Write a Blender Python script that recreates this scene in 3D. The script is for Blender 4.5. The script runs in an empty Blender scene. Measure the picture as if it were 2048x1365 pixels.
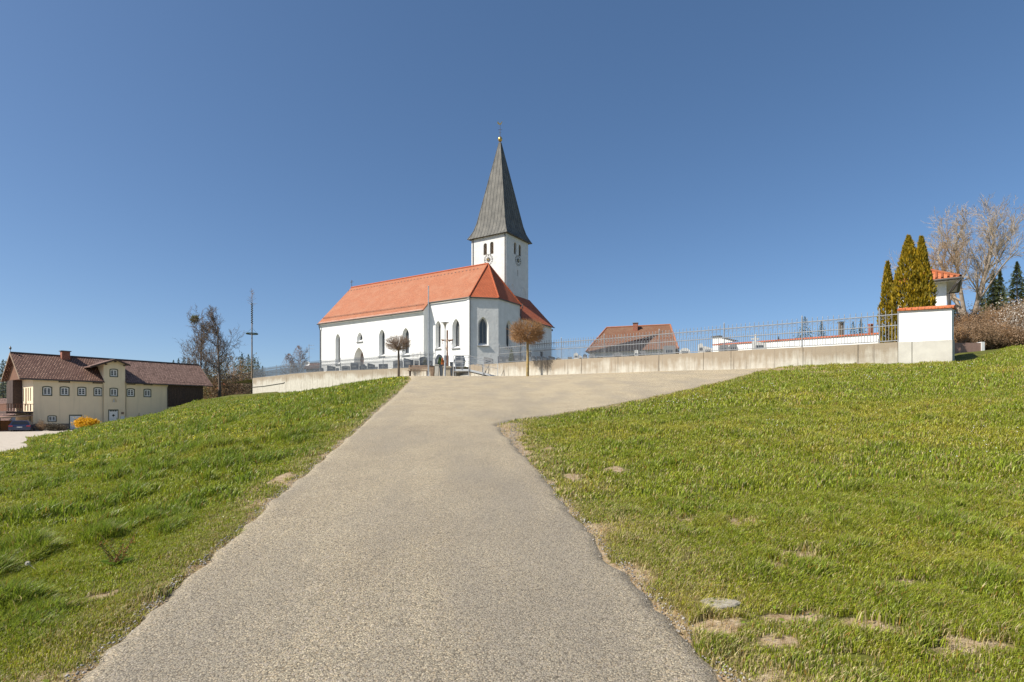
import bpy, math, random
import numpy as np
from mathutils import Vector, Matrix
from mathutils.geometry import tessellate_polygon
R = math.radians
random.seed(7)
RNG = np.random.default_rng(11)
scene = bpy.context.scene
COL = scene.collection

# ---------------------------------------------------------------- site survey
F, CX, HZ, EYE = 1138.0, 1024.0, 831.0, 1.6      # focal length, optical axis, eye height used to survey the site

def ipt(x, xs, ys):
    return np.interp(x, xs, ys)

def smooth(x, a, b):
    t = np.clip((np.asarray(x, float) - a) / (b - a), 0, 1)
    return t * t * (3 - 2 * t)

def vnoise(x, y, s, seed=0):
    x = np.asarray(x, float) / s + 1000.5 + seed * 17.3
    y = np.asarray(y, float) / s + 1000.5 + seed * 9.7
    xi = np.floor(x).astype(np.int64); yi = np.floor(y).astype(np.int64)
    fx = x - xi; fy = y - yi
    fx = fx * fx * (3 - 2 * fx); fy = fy * fy * (3 - 2 * fy)
    def h(a, b):
        n = (a * 374761393 + b * 668265263 + seed * 1442695041) & 0x7fffffff
        n = ((n ^ (n >> 13)) * 1274126177) & 0x7fffffff
        return ((n ^ (n >> 16)) & 0xffff) / 65535.0
    return (h(xi, yi) * (1 - fx) + h(xi + 1, yi) * fx) * (1 - fy) + (h(xi, yi + 1) * (1 - fx) + h(xi + 1, yi + 1) * fx) * fy

def unit(v):
    v = np.asarray(v, float); return v / np.linalg.norm(v)

# churchyard wall line (plan)
def wall_pt(px):
    D = 1252.0 / (32 + 0.0295 * (px - 1100))
    return np.array([(px - CX) / F * D, D])
WR = wall_pt(1905.0); WL = wall_pt(505.0)
WA = unit(WL - WR)                                # along the wall, right end to left end
WN = np.array([WA[1], -WA[0]])
if WN[1] < 0: WN = -WN                            # pointing away behind the wall
WLEN = float(np.linalg.norm(WL - WR))
def wall_s(px): return float(np.dot(wall_pt(px) - WR, WA))
_tp = [(1905, 680), (1795, 684.5), (1700, 690), (1600, 695), (1500, 700), (1400, 705.5), (1300, 711), (1200, 716), (1100, 720), (1000, 727),
       (940, 731), (840, 735), (730, 740), (640, 743.5), (585, 748), (505, 757)]
_ws = [wall_s(p) for p, q in _tp]
_wz = [EYE + (HZ - q) / F * wall_pt(p)[1] for p, q in _tp]
def wall_top(s): return ipt(s, _ws, _wz)
def sw(x, y):
    x = np.asarray(x, float) - WR[0]; y = np.asarray(y, float) - WR[1]
    return x * WA[0] + y * WA[1], x * WN[0] + y * WN[1]

def zc(y):
    return ipt(y, [-60, -10, 0, 28, 40, 50, 60, 70, 86, 100, 150, 400, 5000], [-6.6, -1.1, 0, 3.08, 4.33, 5.0, 5.65, 5.95, 6.2, 5.3, 1.5, 0.0, 0.0])
def xl0(y):
    return -ipt(y, [-10, 0, 2.8, 5, 10, 20, 30, 40, 50, 60, 90], [1.0, 1.8, 2.14, 2.45, 2.93, 4.2, 5.5, 7.0, 9.5, 11.0, 14.0])
def T0(x, y):
    """smooth ground height"""
    x = np.asarray(x, float); y = np.asarray(y, float)
    ye = y - np.clip(y - 27.5, 0, 200) * smooth(x, 9, 17)
    z = zc(ye)
    off = np.clip(xl0(y) - x, 0, 400)
    sl = ipt(y, [0, 20, 35, 50, 65, 72, 80, 86, 100, 200], [.10, .17, .187, .168, .143, .098, .062, .052, .05, .03])
    zl = z - sl * off
    zl = zl - .32 * np.clip(-x - ipt(y, [0, 44, 52, 72, 86, 100, 200], [60, 60, 41, 40.5, 40.0, 41, 45]), 0, 400)
    k = .25
    low = -0.75 + 0 * x
    zl2 = np.log(np.exp(np.clip(zl / k, -40, 40)) + np.exp(low / k)) * k
    z = np.where(off > 0, zl2 * smooth(off, 0, 3) + (z - sl * off) * (1 - smooth(off, 0, 3)), z)
    xr = np.clip(x - 1.0, 0, 26)
    z = z + .0735 * xr * (1 - smooth(y, 150, 400)) + .012 * np.clip(x - 17, 0, 10)
    s, w = sw(x, y)
    z = z - 2.2 * smooth(w, .5, 2.5) * smooth(.765 * y - x, -.3, 1.2) * (1 - smooth(s, WLEN - 4, WLEN)) * (1 - smooth(w, 80, 100))
    return z
def ground_hit(px, py, off=0.0):
    D = 1.2
    while D < 140:
        x = (px - CX) / F * D
        if EYE + (HZ - py) / F * D <= float(T0(x, D)) + off: return np.array([x, D])
        D += .02
    return np.array([(px - CX) / F * D, D])

_L = [ground_hit(*p) for p in [(155, 1365), (300, 1218), (380, 1148), (470, 1075), (560, 990), (640, 922), (700, 872), (760, 817), (800, 781), (822, 760)]]
_Rn = [ground_hit(*p) for p in [(1462, 1365), (1300, 1195), (1190, 1080), (1100, 975), (1040, 900), (993, 851)]]
_Rf = [ground_hit(*p) for p in [(1020, 843), (1100, 832), (1180, 819), (1250, 806), (1330, 790), (1400, 775), (1460, 760), (1515, 744)]]
_ly = [-8, 0] + [p[1] for p in _L] + [42, 50, 60]
_lx = [-1.15, -1.75] + [p[0] for p in _L] + [-7.6, -9.6, -13]
def xL(y): return ipt(y, _ly, _lx)
_yw = 27.7
def xwall(y):
    t = (np.asarray(y, float) - WR[1]) / WA[1]
    return WR[0] + WA[0] * t
_ry = [-8, 0] + [p[1] for p in _Rn] + [p[1] for p in _Rf]
_rx = [2.4, 1.45] + [p[0] for p in _Rn] + [p[0] for p in _Rf]
_o = np.argsort(_ry); _ry = list(np.array(_ry)[_o]); _rx = list(np.array(_rx)[_o])
_ye = _ry[-1]
def xR(y):
    y = np.asarray(y, float)
    return np.minimum(ipt(y, _ry + [_ye + 2.5, _ye + 3.5, 90], _rx + [_rx[-1] + 2.4, _rx[-1] + 6, 60]), xwall(y) - .02)
ROAD_END = 56.0
def road_d(x, y):
    """signed distance-like value to road edge: negative on the road"""
    return np.maximum(np.maximum(xL(y) - x, (x - xR(y)) * .8), y - ROAD_END)
def edge_jit(y, seed): return (vnoise(y, y * 0, .5, seed) - .5) * .09 + (vnoise(y, y * 0, .11, seed + 5) - .5) * .085

PATCH = []
for px, py, wx, wy in [(1370, 1038, 45, 10), (1480, 1050, 60, 14), (1610, 1112, 55, 20), (1560, 1135, 40, 12), (1830, 1165, 45, 12), (1440, 1265, 60, 20),
                       (1530, 1290, 60, 22), (1600, 1240, 70, 16), (1680, 1250, 90, 16), (1760, 1262, 50, 14), (1940, 1290, 90, 22), (1880, 1300, 50, 16),
                       (1700, 1320, 60, 16), (1020, 872, 34, 22), (1022, 858, 30, 12), (1040, 905, 20, 30), (1560, 741, 70, 5), (1150, 960, 30, 8), (200, 1200, 40, 9),
                       (1230, 945, 30, 6), (1660, 745, 60, 3), (1100, 905, 20, 6), (1390, 975, 30, 6), (340, 1120, 20, 7), (560, 960, 26, 9)]:
    h = ground_hit(px, py); g = ground_hit(px, py + wy)
    PATCH.append((h[0], h[1], wx / F * h[1] * .85, max(.05, abs(h[1] - g[1]) * 1.0)))
def bare(x, y):
    """0..1 amount of bare soil"""
    d = road_d(x, y)
    b = (1 - smooth(d + (vnoise(x, y, .2, 12) - .5) * .24, -.02, .10)) * .92
    b = np.maximum(b, (1 - smooth(d, .2, 1.1)) * smooth(vnoise(x, y, .5, 3) * .6 + vnoise(x, y, .13, 33) * .4, .55, .8) * .6)
    n = vnoise(x, y, .18, 4) * .8 + vnoise(x, y, .07, 14) * .4
    for cx, cy, rx, ry in PATCH:
        q = ((x - cx) / rx) ** 2 + ((y - cy) / ry) ** 2
        b = np.maximum(b, smooth(1.55 - q + (vnoise(x, y, .16, 4) * .55 + vnoise(x, y, .06, 14) * .45 - .5) * 4.2, .3, 1.1))
    right = smooth(x - xR(y), 0, 1)
    b = np.maximum(b, smooth(vnoise(x, y, .9, 6) * .6 + vnoise(x, y, .22, 7) * .4, .66, .76) * right * (1 - smooth(y, 6, 12)) * .3)
    return b
def bump(x, y):
    d = road_d(x, y)
    m = smooth(d, .05, 1.0)
    a = (vnoise(x, y, 1.7, 21) - .5) * .09 + (vnoise(x, y, .5, 22) - .5) * .05 + (vnoise(x, y, 6., 23) - .5) * .22 * smooth(d, .5, 4)
    return a * m * (1 - smooth(y, 90, 200)) - .025 * (1 - smooth(d, -.1, .1)) + .03 * smooth(d, 0, .3)
def TG(x, y): return T0(x, y) + bump(x, y)

def yard_z(x, y):
    s, w = sw(x, y)
    return wall_top(s) - .12 + 0 * w

# ---------------------------------------------------------------- object helpers
def tag(o, label=None, cat=None, group=None, kind=None):
    if label: o['label'] = label
    if cat: o['category'] = cat
    if group: o['group'] = group
    if kind: o['kind'] = kind
    return o
def thing(name, loc, label, cat, group=None, rz=0):
    o = bpy.data.objects.new(name, None); COL.objects.link(o)
    o.location = tuple(float(c) for c in loc); o.rotation_euler = (0, 0, rz); o.empty_display_size = .3
    return tag(o, label, cat, group)
def root_of(o):
    while o.parent: o = o.parent
    return o
def link_mesh(name, verts, faces, mat, parent=None, smooth_=False, uvf=None, cols=None, local=False):
    """verts in world coordinates unless local; parent chain has unrotated roots"""
    V = np.asarray(verts, np.float64).reshape(-1, 3)
    if parent is not None and not local:
        V = V - np.array(root_of(parent).location)
    me = bpy.data.meshes.new(name)
    if isinstance(faces, np.ndarray):
        nf, k = faces.shape
        me.vertices.add(len(V)); me.vertices.foreach_set('co', V.astype(np.float32).ravel())
        me.loops.add(nf * k); me.loops.foreach_set('vertex_index', faces.astype(np.int32).ravel())
        me.polygons.add(nf); me.polygons.foreach_set('loop_start', np.arange(0, nf * k, k, dtype=np.int32))
        me.polygons.foreach_set('loop_total', np.full(nf, k, np.int32))
        me.update(calc_edges=True)
    else:
        me.from_pydata([tuple(v) for v in V], [], faces); me.update()
        uv = me.uv_layers.new(name='UVMap')
        Wv = np.asarray(verts, float).reshape(-1, 3)
        data = np.zeros(len(me.loops) * 2, np.float32)
        for p in me.polygons:
            n = p.normal
            if uvf is None:
                t = Vector((-n.y, n.x, 0))
                if t.length < .05: t = Vector((1, 0, 0))
                t.normalize(); b = n.cross(t)
            for li in p.loop_indices:
                c = Wv[me.loops[li].vertex_index]
                if uvf is None:
                    data[2 * li] = c[0] * t.x + c[1] * t.y + c[2] * t.z; data[2 * li + 1] = c[0] * b.x + c[1] * b.y + c[2] * b.z
                else:
                    data[2 * li], data[2 * li + 1] = uvf(c)
        uv.data.foreach_set('uv', data)
    if smooth_: me.polygons.foreach_set('use_smooth', np.ones(len(me.polygons), bool))
    if cols is not None:
        ca = me.color_attributes.new('Col', 'FLOAT_COLOR', 'POINT')
        c4 = np.ones((len(V), 4), np.float32); c4[:, :3] = cols
        ca.data.foreach_set('color', c4.ravel())
    me.materials.append(mat)
    o = bpy.data.objects.new(name, me); COL.objects.link(o)
    if parent is not None: o.parent = parent
    return o

class MB:
    def __init__(s): s.v = []; s.f = []
    def add(s, vs, fs):
        b = len(s.v); s.v += [tuple(float(c) for c in v) for v in vs]; s.f += [tuple(i + b for i in f) for f in fs]; return s
    def hexa(s, p):   # 8 points: bottom 4 ccw, top 4 ccw
        return s.add(p, [(3, 2, 1, 0), (4, 5, 6, 7), (0, 1, 5, 4), (1, 2, 6, 5), (2, 3, 7, 6), (3, 0, 4, 7)])
    def box(s, x0, x1, y0, y1, z0, z1):
        return s.hexa([(x0, y0, z0), (x1, y0, z0), (x1, y1, z0), (x0, y1, z0), (x0, y0, z1), (x1, y0, z1), (x1, y1, z1), (x0, y1, z1)])
    def prism(s, poly, ext):   # poly 3d points, ext vector
        n = len(poly); e = Vector(ext); P = [Vector(p) for p in poly]
        return s.add(P + [p + e for p in P], [tuple(range(n))[::-1], tuple(range(n, 2 * n))] + [(i, (i + 1) % n, n + (i + 1) % n, n + i) for i in range(n)])
    def slab(s, poly, th):     # thickness below the face
        P = [Vector(p) for p in poly]; n = (P[1] - P[0]).cross(P[2] - P[0]).normalized()
        if n.z < 0: P = P[::-1]; n = -n
        Q = [p - n * th for p in P]; m = len(P)
        return s.add(P + Q, [tuple(range(m)), tuple(range(m, 2 * m))[::-1]] + [(i, m + i, m + (i + 1) % m, (i + 1) % m) for i in range(m)])
    def tube(s, pts, r, n=6, caps=True):
        P = [Vector(p) for p in pts]; m = len(P); rr = r if isinstance(r, (list, tuple)) else [r] * m
        vs = []; up = None
        for i in range(m):
            d = (P[min(i + 1, m - 1)] - P[max(i - 1, 0)]).normalized()
            a = Vector((0, 0, 1)) if abs(d.z) < .9 else Vector((1, 0, 0))
            x = d.cross(a).normalized(); y = d.cross(x)
            if up is not None and x.dot(up) < 0: x = -x; y = -y
            up = x
            for k in range(n):
                t = 2 * math.pi * k / n
                vs.append(P[i] + (x * math.cos(t) + y * math.sin(t)) * rr[i])
        fs = [(i * n + k, i * n + (k + 1) % n, (i + 1) * n + (k + 1) % n, (i + 1) * n + k) for i in range(m - 1) for k in range(n)]
        if caps: fs += [tuple(range(n))[::-1], tuple((m - 1) * n + k for k in range(n))]
        return s.add(vs, fs)
    def lathe(s, c, prof, n=16):
        vs = [(c[0] + r * math.cos(2 * math.pi * k / n), c[1] + r * math.sin(2 * math.pi * k / n), c[2] + z) for r, z in prof for k in range(n)]
        m = len(prof)
        fs = [(i * n + k, i * n + (k + 1) % n, (i + 1) * n + (k + 1) % n, (i + 1) * n + k) for i in range(m - 1) for k in range(n)]
        fs += [tuple(range(n))[::-1], tuple((m - 1) * n + k for k in range(n))]
        return s.add(vs, fs)
    def build(s, name, mat, parent=None, **k): return link_mesh(name, s.v, s.f, mat, parent, **k)

def seg_mesh(name, segs, mat, parent=None, sides=4, cols=None, **k):
    """segs: list of (p0,p1,r0,r1) -> open tapered prisms, one mesh"""
    A = np.array([list(a) + list(b) + [r0, r1] for a, b, r0, r1 in segs], float)
    p0, p1, r0, r1 = A[:, 0:3], A[:, 3:6], A[:, 6], A[:, 7]
    d = p1 - p0; d /= np.maximum(np.linalg.norm(d, axis=1, keepdims=True), 1e-9)
    a = np.where(np.abs(d[:, 2:3]) < .9, np.array([[0, 0, 1.]]), np.array([[1., 0, 0]]))
    x = np.cross(d, a); x /= np.linalg.norm(x, axis=1, keepdims=True); y = np.cross(d, x)
    n = len(A); V = np.zeros((n, 2 * sides, 3))
    for kk in range(sides):
        t = 2 * math.pi * kk / sides; o = x * math.cos(t) + y * math.sin(t)
        V[:, kk] = p0 + o * r0[:, None]; V[:, sides + kk] = p1 + o * r1[:, None]
    b = np.arange(n)[:, None] * 2 * sides
    Fs = np.concatenate([b + np.array([[kk, (kk + 1) % sides, sides + (kk + 1) % sides, sides + kk]]) for kk in range(sides)], 0)
    c = None if cols is None else np.repeat(np.asarray(cols), 2 * sides, 0)
    return link_mesh(name, V.reshape(-1, 3), Fs, mat, parent, smooth_=True, cols=c, **k)

def leaf_mesh(name, P, dirs, ln, wd, cols, mat, parent=None, **k):
    """quads centred at P, long axis dirs"""
    n = len(P); d = dirs / np.maximum(np.linalg.norm(dirs, axis=1, keepdims=True), 1e-9)
    r = RNG.normal(size=(n, 3)); x = np.cross(d, r); x /= np.maximum(np.linalg.norm(x, axis=1, keepdims=True), 1e-9)
    ln = np.broadcast_to(ln, (n,))[:, None]; wd = np.broadcast_to(wd, (n,))[:, None]
    V = np.stack([P - d * ln * .5, P + x * wd * .5, P + d * ln * .5, P - x * wd * .5], 1)
    Fs = np.arange(n * 4).reshape(n, 4)
    return link_mesh(name, V.reshape(-1, 3), Fs, mat, parent, cols=np.repeat(cols, 4, 0), **k)

# ---------------------------------------------------------------- materials
def nt(name):
    m = bpy.data.materials.new(name); m.use_nodes = True; t = m.node_tree; t.nodes.clear()
    out = t.nodes.new('ShaderNodeOutputMaterial'); b = t.nodes.new('ShaderNodeBsdfPrincipled')
    t.links.new(b.outputs[0], out.inputs[0]); return m, t, b
def node(t, kind, **kw):
    n = t.nodes.new(kind)
    for k, v in kw.items():
        if k in n.inputs: n.inputs[k].default_value = v
        else: setattr(n, k, v)
    return n
def ramp(t, fac, stops):
    r = t.nodes.new('ShaderNodeValToRGB'); e = r.color_ramp.elements
    while len(e) < len(stops): e.new(.5)
    for i, (p, c) in enumerate(stops):
        e[i].position = p; e[i].color = tuple(c) + (1,) if len(c) == 3 else c
    t.links.new(fac, r.inputs[0]); return r.outputs[0]
def mixc(t, fac, a, b, mode='MIX'):
    m = t.nodes.new('ShaderNodeMix'); m.data_type = 'RGBA'; m.blend_type = mode
    for s, v in ((m.inputs[0], fac), (m.inputs[6], a), (m.inputs[7], b)):
        if hasattr(v, 'links') or isinstance(v, bpy.types.NodeSocket): t.links.new(v, s)
        else: s.default_value = (tuple(v) + (1,)) if isinstance(v, (tuple, list)) else v
    return m.outputs[2]
def coords(t, kind='Object', sc=(1, 1, 1)):
    c = t.nodes.new('ShaderNodeTexCoord'); mp = t.nodes.new('ShaderNodeMapping'); mp.inputs['Scale'].default_value = sc
    t.links.new(c.outputs[kind], mp.inputs[0]); return mp.outputs[0]
def noise(t, vec, scale, detail=4, rough=.55):
    n = node(t, 'ShaderNodeTexNoise', Scale=scale, Detail=detail, Roughness=rough); t.links.new(vec, n.inputs['Vector']); return n.outputs[0]
def bumpn(t, b, h, strength, dist):
    n = node(t, 'ShaderNodeBump', Strength=strength, Distance=dist); t.links.new(h, n.inputs['Height']); t.links.new(n.outputs[0], b.inputs['Normal']); return n
def M(name, c1, c2=None, scale=3., rough=.75, bs=0., bd=.02, bscale=None, metal=0., spec=None, lo=.35, hi=.65):
    m, t, b = nt(name); b.inputs['Roughness'].default_value = rough; b.inputs['Metallic'].default_value = metal
    if spec is not None: b.inputs['Specular IOR Level'].default_value = spec
    v = coords(t)
    if c2 is None: c2 = tuple(min(1, c * .85) for c in c1)
    t.links.new(ramp(t, noise(t, v, scale), [(lo, c1), (hi, c2)]), b.inputs['Base Color'])
    if bs: bumpn(t, b, noise(t, v, bscale or scale * 4, 5), bs, bd)
    return m
def tile_mat(name, c1, c2, c3, bw, rh, bs=.5, mortar=.012, big=None):
    m, t, b = nt(name); b.inputs['Roughness'].default_value = .8
    v = coords(t, 'UV')
    br = node(t, 'ShaderNodeTexBrick', Scale=1.0); br.inputs['Brick Width'].default_value = bw; br.inputs['Row Height'].default_value = rh
    br.inputs['Mortar Size'].default_value = mortar; br.inputs['Mortar Smooth'].default_value = .4; br.inputs['Bias'].default_value = 0.
    br.inputs['Color1'].default_value = c1 + (1,); br.inputs['Color2'].default_value = c2 + (1,); br.inputs['Mortar'].default_value = tuple(c * .35 for c in c1) + (1,)
    t.links.new(v, br.inputs['Vector'])
    n = noise(t, v, .6, 5, .65)
    f = ramp(t, n, [(.45, (0, 0, 0)), (.75, (1, 1, 1))])
    c = mixc(t, f, br.outputs['Color'], c3)
    n2 = noise(t, v, 5., 3)
    c = mixc(t, ramp(t, n2, [(.55, (0, 0, 0)), (.8, (.5, .5, .5))]), c, tuple(x * .6 for x in c1))
    t.links.new(c, b.inputs['Base Color'])
    # sawtooth rows = overlapping tile courses
    sp = t.nodes.new('ShaderNodeSeparateXYZ'); t.links.new(v, sp.inputs[0])
    md = node(t, 'ShaderNodeMath', operation='FRACT'); dv = node(t, 'ShaderNodeMath', operation='DIVIDE'); dv.inputs[1].default_value = rh
    t.links.new(sp.outputs[1], dv.inputs[0]); t.links.new(dv.outputs[0], md.inputs[0])
    iv = node(t, 'ShaderNodeMath', operation='SUBTRACT'); iv.inputs[0].default_value = 1.; t.links.new(md.outputs[0], iv.inputs[1])
    h = node(t, 'ShaderNodeMath', operation='MULTIPLY'); t.links.new(iv.outputs[0], h.inputs[0]); h.inputs[1].default_value = 1.
    ad = node(t, 'ShaderNodeMath', operation='SUBTRACT'); t.links.new(h.outputs[0], ad.inputs[0]); t.links.new(br.outputs['Fac'], ad.inputs[1])
    bumpn(t, b, ad.outputs[0], bs, .03)
    return m

def plaster(name, c1, c2, sc=1.2, bs=.25, grain=6., dirt=None):
    m, t, b = nt(name); b.inputs['Roughness'].default_value = .9; b.inputs['Specular IOR Level'].default_value = .2
    v = coords(t); c = ramp(t, noise(t, v, sc, 6, .6), [(.3, c1), (.7, c2)])
    if dirt:
        vs = coords(t, 'Object', (1.6, 1.6, .12))
        c = mixc(t, ramp(t, noise(t, vs, 1.3, 6, .65), [(.52, (0, 0, 0)), (.8, (.55, .55, .55))]), c, dirt)
    t.links.new(c, b.inputs['Base Color']); bumpn(t, b, noise(t, v, grain, 5, .6), bs, .05); return m

WHITE = plaster('white_plaster', (.82, .82, .80), (.76, .76, .74), dirt=(.62, .61, .58))
WHITE_R = plaster('rough_white_plaster', (.73, .725, .70), (.62, .615, .59), bs=.55, grain=3.5, dirt=(.58, .57, .54))
CREAM = plaster('cream_plaster', (.84, .70, .49), (.77, .64, .45), .5, .1, dirt=(.55, .47, .33))
ORANGE_T = tile_mat('orange_roof_tiles', (.41, .15, .07), (.35, .125, .06), (.39, .18, .10), .19, .165, .5, .008)
DEEP_T = tile_mat('deep_red_roof_tiles', (.52, .12, .04), (.42, .10, .035), (.46, .12, .045), .19, .24, .8, .02)
BROWN_T = tile_mat('brown_pantiles', (.16, .07, .045), (.40, .23, .16), (.13, .06, .04), .29, .35, 1., .07)  # second, paler tile colour paints in the glint on each pantile
BROWN_F = tile_mat('weathered_plain_tiles', (.14, .075, .055), (.36, .22, .17), (.20, .12, .095), .24, .26, .9, .035)
HOUSE_T = tile_mat('rusty_roof_tiles', (.23, .105, .055), (.18, .08, .042), (.2, .12, .075), .2, .2, .6, .015)
COPING = tile_mat('orange_coping_tiles', (.62, .17, .05), (.50, .13, .045), (.55, .20, .09), .22, .2, .6, .02)
GLASS = M('dark_leaded_glass', (.045, .055, .065), (.08, .09, .10), 14., .25, spec=.6)
METAL_D = M('dark_sheet_metal', (.06, .055, .05), (.09, .08, .07), 4., .5)
RAIL = M('weathered_railing', (.30, .31, .32), (.22, .23, .24), 9., .5, metal=.2)
ZINC = M('galvanised_steel', (.46, .48, .50), (.36, .38, .40), 9., .45, metal=.25)
IRON = M('dark_fence_iron', (.20, .22, .24), (.13, .14, .16), 9., .5, metal=.2)
GOLD = M('gilded_metal', (.75, .5, .16), (.6, .38, .12), 6., .3, metal=.9)
STONE_D = M('polished_dark_granite', (.055, .065, .075), (.10, .11, .125), 20., .3, .1, .005)
STONE_G = M('grey_granite', (.17, .175, .18), (.25, .25, .25), 25., .6, .2, .01)
STONE_W = M('white_marble', (.72, .71, .68), (.55, .54, .5), 8., .6, .3, .01)
WOOD_D = M('dark_timber', (.055, .035, .028), (.085, .055, .042), 5., .8, .4, .02)
WOOD_B = M('brown_timber', (.20, .095, .05), (.13, .06, .035), 6., .7, .3, .02)
WOOD_G = M('weathered_planks', (.30, .21, .14), (.20, .135, .09), 8., .8, .4, .01)
BARK = M('grey_brown_bark', (.10, .075, .055), (.16, .125, .095), 6., .95, .6, .03)
BARK_P = M('pale_bark', (.26, .20, .15), (.36, .30, .24), 4., .95, .5, .03)
BARK_Y = M('lichen_bark', (.22, .17, .09), (.36, .25, .08), 5., .9, .5, .02)
TWIG_O = M('ochre_twigs', (.42, .24, .10), (.28, .16, .08), 3., .8)
TWIG_B = M('brown_twigs', (.38, .25, .14), (.27, .175, .10), 2., .85)
TWIG_R = M('dark_twigs', (.17, .125, .09), (.11, .085, .065), 3., .85)
WHITEP = M('white_paint', (.78, .78, .76), (.72, .72, .70), 5., .45)
GREEN_D = M('dark_green_surround', (.05, .065, .045), (.07, .085, .06), 5., .7)
BRICK = tile_mat('red_brick', (.30, .10, .06), (.38, .15, .09), (.3, .12, .08), .24, .08, .3, .012)

def attr_mat(name, rough=.6, trans=.25, gain=1.):
    m = bpy.data.materials.new(name); m.use_nodes = True; t = m.node_tree; t.nodes.clear()
    out = t.nodes.new('ShaderNodeOutputMaterial'); at = t.nodes.new('ShaderNodeAttribute'); at.attribute_name = 'Col'
    p = t.nodes.new('ShaderNodeBsdfPrincipled'); p.inputs['Roughness'].default_value = rough; p.inputs['Specular IOR Level'].default_value = .35
    tr = t.nodes.new('ShaderNodeBsdfTranslucent'); mx = t.nodes.new('ShaderNodeMixShader'); mx.inputs[0].default_value = trans
    t.links.new(at.outputs['Color'], p.inputs['Base Color']); t.links.new(at.outputs['Color'], tr.inputs[0])
    t.links.new(p.outputs[0], mx.inputs[1]); t.links.new(tr.outputs[0], mx.inputs[2]); t.links.new(mx.outputs[0], out.inputs[0])
    return m
LEAF = attr_mat('foliage'); GRASSM = attr_mat('grass_blades', .42, .40); FLOWER = attr_mat('petals', .7, .3)

class Frame:
    """vertical plane frame: t along a, o outwards along n"""
    def __init__(s, O, a, n): s.O = np.array(O, float); s.a = unit(a); s.n = unit(n)
    def W(s, t, o, z):
        p = s.O + s.a * t + s.n * o; return (float(p[0]), float(p[1]), float(z))
    def t(s, px, o=0.):
        r = (px - CX) / F; q = s.O + s.n * o
        return float((r * q[1] - q[0]) / (s.a[0] - r * s.a[1]))
    def D(s, px, o=0.): return float((s.O + s.n * o + s.a * s.t(px, o))[1])
    def z(s, px, py, o=0.): return EYE + (HZ - py) / F * s.D(px, o)
    def box(s, mb, t0, t1, o0, o1, z0, z1, z0b=None, z1b=None):
        z0b = z0 if z0b is None else z0b; z1b = z1 if z1b is None else z1b
        return mb.hexa([s.W(t0, o1, z0), s.W(t1, o1, z0b), s.W(t1, o0, z0b), s.W(t0, o0, z0), s.W(t0, o1, z1), s.W(t1, o1, z1b), s.W(t1, o0, z1b), s.W(t0, o0, z1)])
def arch(tc, w, z0, z1, kind='pointed', n=7):
    h = w / 2; pts = [(tc - h, z0), (tc + h, z0)]
    if kind == 'pointed':
        zs = z1 - .866 * w
        arc = [(tc - h + w * math.cos(R(60) * i / n), zs + w * math.sin(R(60) * i / n)) for i in range(n + 1)]
        arc[-1] = (tc, z1)
        pts += arc + [(2 * tc - x, z) for x, z in arc[:-1]][::-1]
    elif kind == 'round':
        zs = z1 - h
        pts += [(tc + h * math.cos(math.pi * i / (2 * n)), zs + h * math.sin(math.pi * i / (2 * n))) for i in range(2 * n + 1)]
    elif kind == 'segment':
        e = w * .13; zs = z1 - e
        pts += [(tc + h * math.cos(math.pi * i / 8), zs + e * math.sin(math.pi * i / 8)) for i in range(9)]
    else: pts += [(tc + h, z1), (tc - h, z1)]
    return pts
def shrink(loop, k, kz=None, dz0=0.):
    ts = [p[0] for p in loop]; zs = [p[1] for p in loop]; c = (min(ts) + max(ts)) / 2; cz = (min(zs) + max(zs)) / 2; kz = k if kz is None else kz
    zb = min(zs)
    return [(c + (x - c) * k, cz + (z - cz) * kz + (dz0 if abs(z - zb) < 1e-6 else 0)) for x, z in loop]
def holed(mb, fr, outline, holes, o=0.):
    loops = [outline] + holes
    tri = tessellate_polygon([[Vector((x, z, 0)) for x, z in l] for l in loops])
    flat = [fr.W(x, o, z) for l in loops for x, z in l]
    fs = []
    for a, b, c in tri:
        A, B, C = map(Vector, (flat[a], flat[b], flat[c]))
        n = (B - A).cross(C - A)
        fs.append((a, b, c) if n.x * fr.n[0] + n.y * fr.n[1] > 0 else (c, b, a))
    mb.add(flat, fs)
def reveal(mb, fr, l0, l1, o0, o1):
    n = len(l0)
    vs = [fr.W(x, o0, z) for x, z in l0] + [fr.W(x, o1, z) for x, z in l1]
    mb.add(vs, [(i, (i + 1) % n, n + (i + 1) % n, n + i) for i in range(n)])
def fill(mb, fr, l, o):
    mb.add([fr.W(x, o, z) for x, z in l], [tuple(range(len(l)))])
# ---------------------------------------------------------------- light, sky, camera
SUN_TH, SUN_EL = 23.0, 44.5
w = bpy.data.worlds.new('World'); scene.world = w; w.use_nodes = True
wt = w.node_tree; bg = wt.nodes['Background']
sky = wt.nodes.new('ShaderNodeTexSky'); sky.sky_type = 'NISHITA'; sky.sun_disc = False
sky.sun_elevation = R(SUN_EL); sky.sun_rotation = R(-(90 + SUN_TH)); sky.altitude = 450; sky.air_density = .7; sky.dust_density = 1.0; sky.ozone_density = 3.0
gm = wt.nodes.new('ShaderNodeGamma'); gm.inputs[1].default_value = .8; hs = wt.nodes.new('ShaderNodeHueSaturation'); hs.inputs['Saturation'].default_value = 1.2
wt.links.new(sky.outputs[0], gm.inputs[0]); wt.links.new(gm.outputs[0], hs.inputs['Color']); wt.links.new(hs.outputs[0], bg.inputs[0]); bg.inputs[1].default_value = .125
sd = bpy.data.lights.new('sun', 'SUN'); sd.energy = 4.6; sd.angle = R(.5); sd.color = (1, .94, .84)
so = bpy.data.objects.new('sun', sd); COL.objects.link(so)
tr = Vector((math.cos(R(SUN_TH)) * math.cos(R(SUN_EL)), math.sin(R(SUN_TH)) * math.cos(R(SUN_EL)), -math.sin(R(SUN_EL))))
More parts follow.
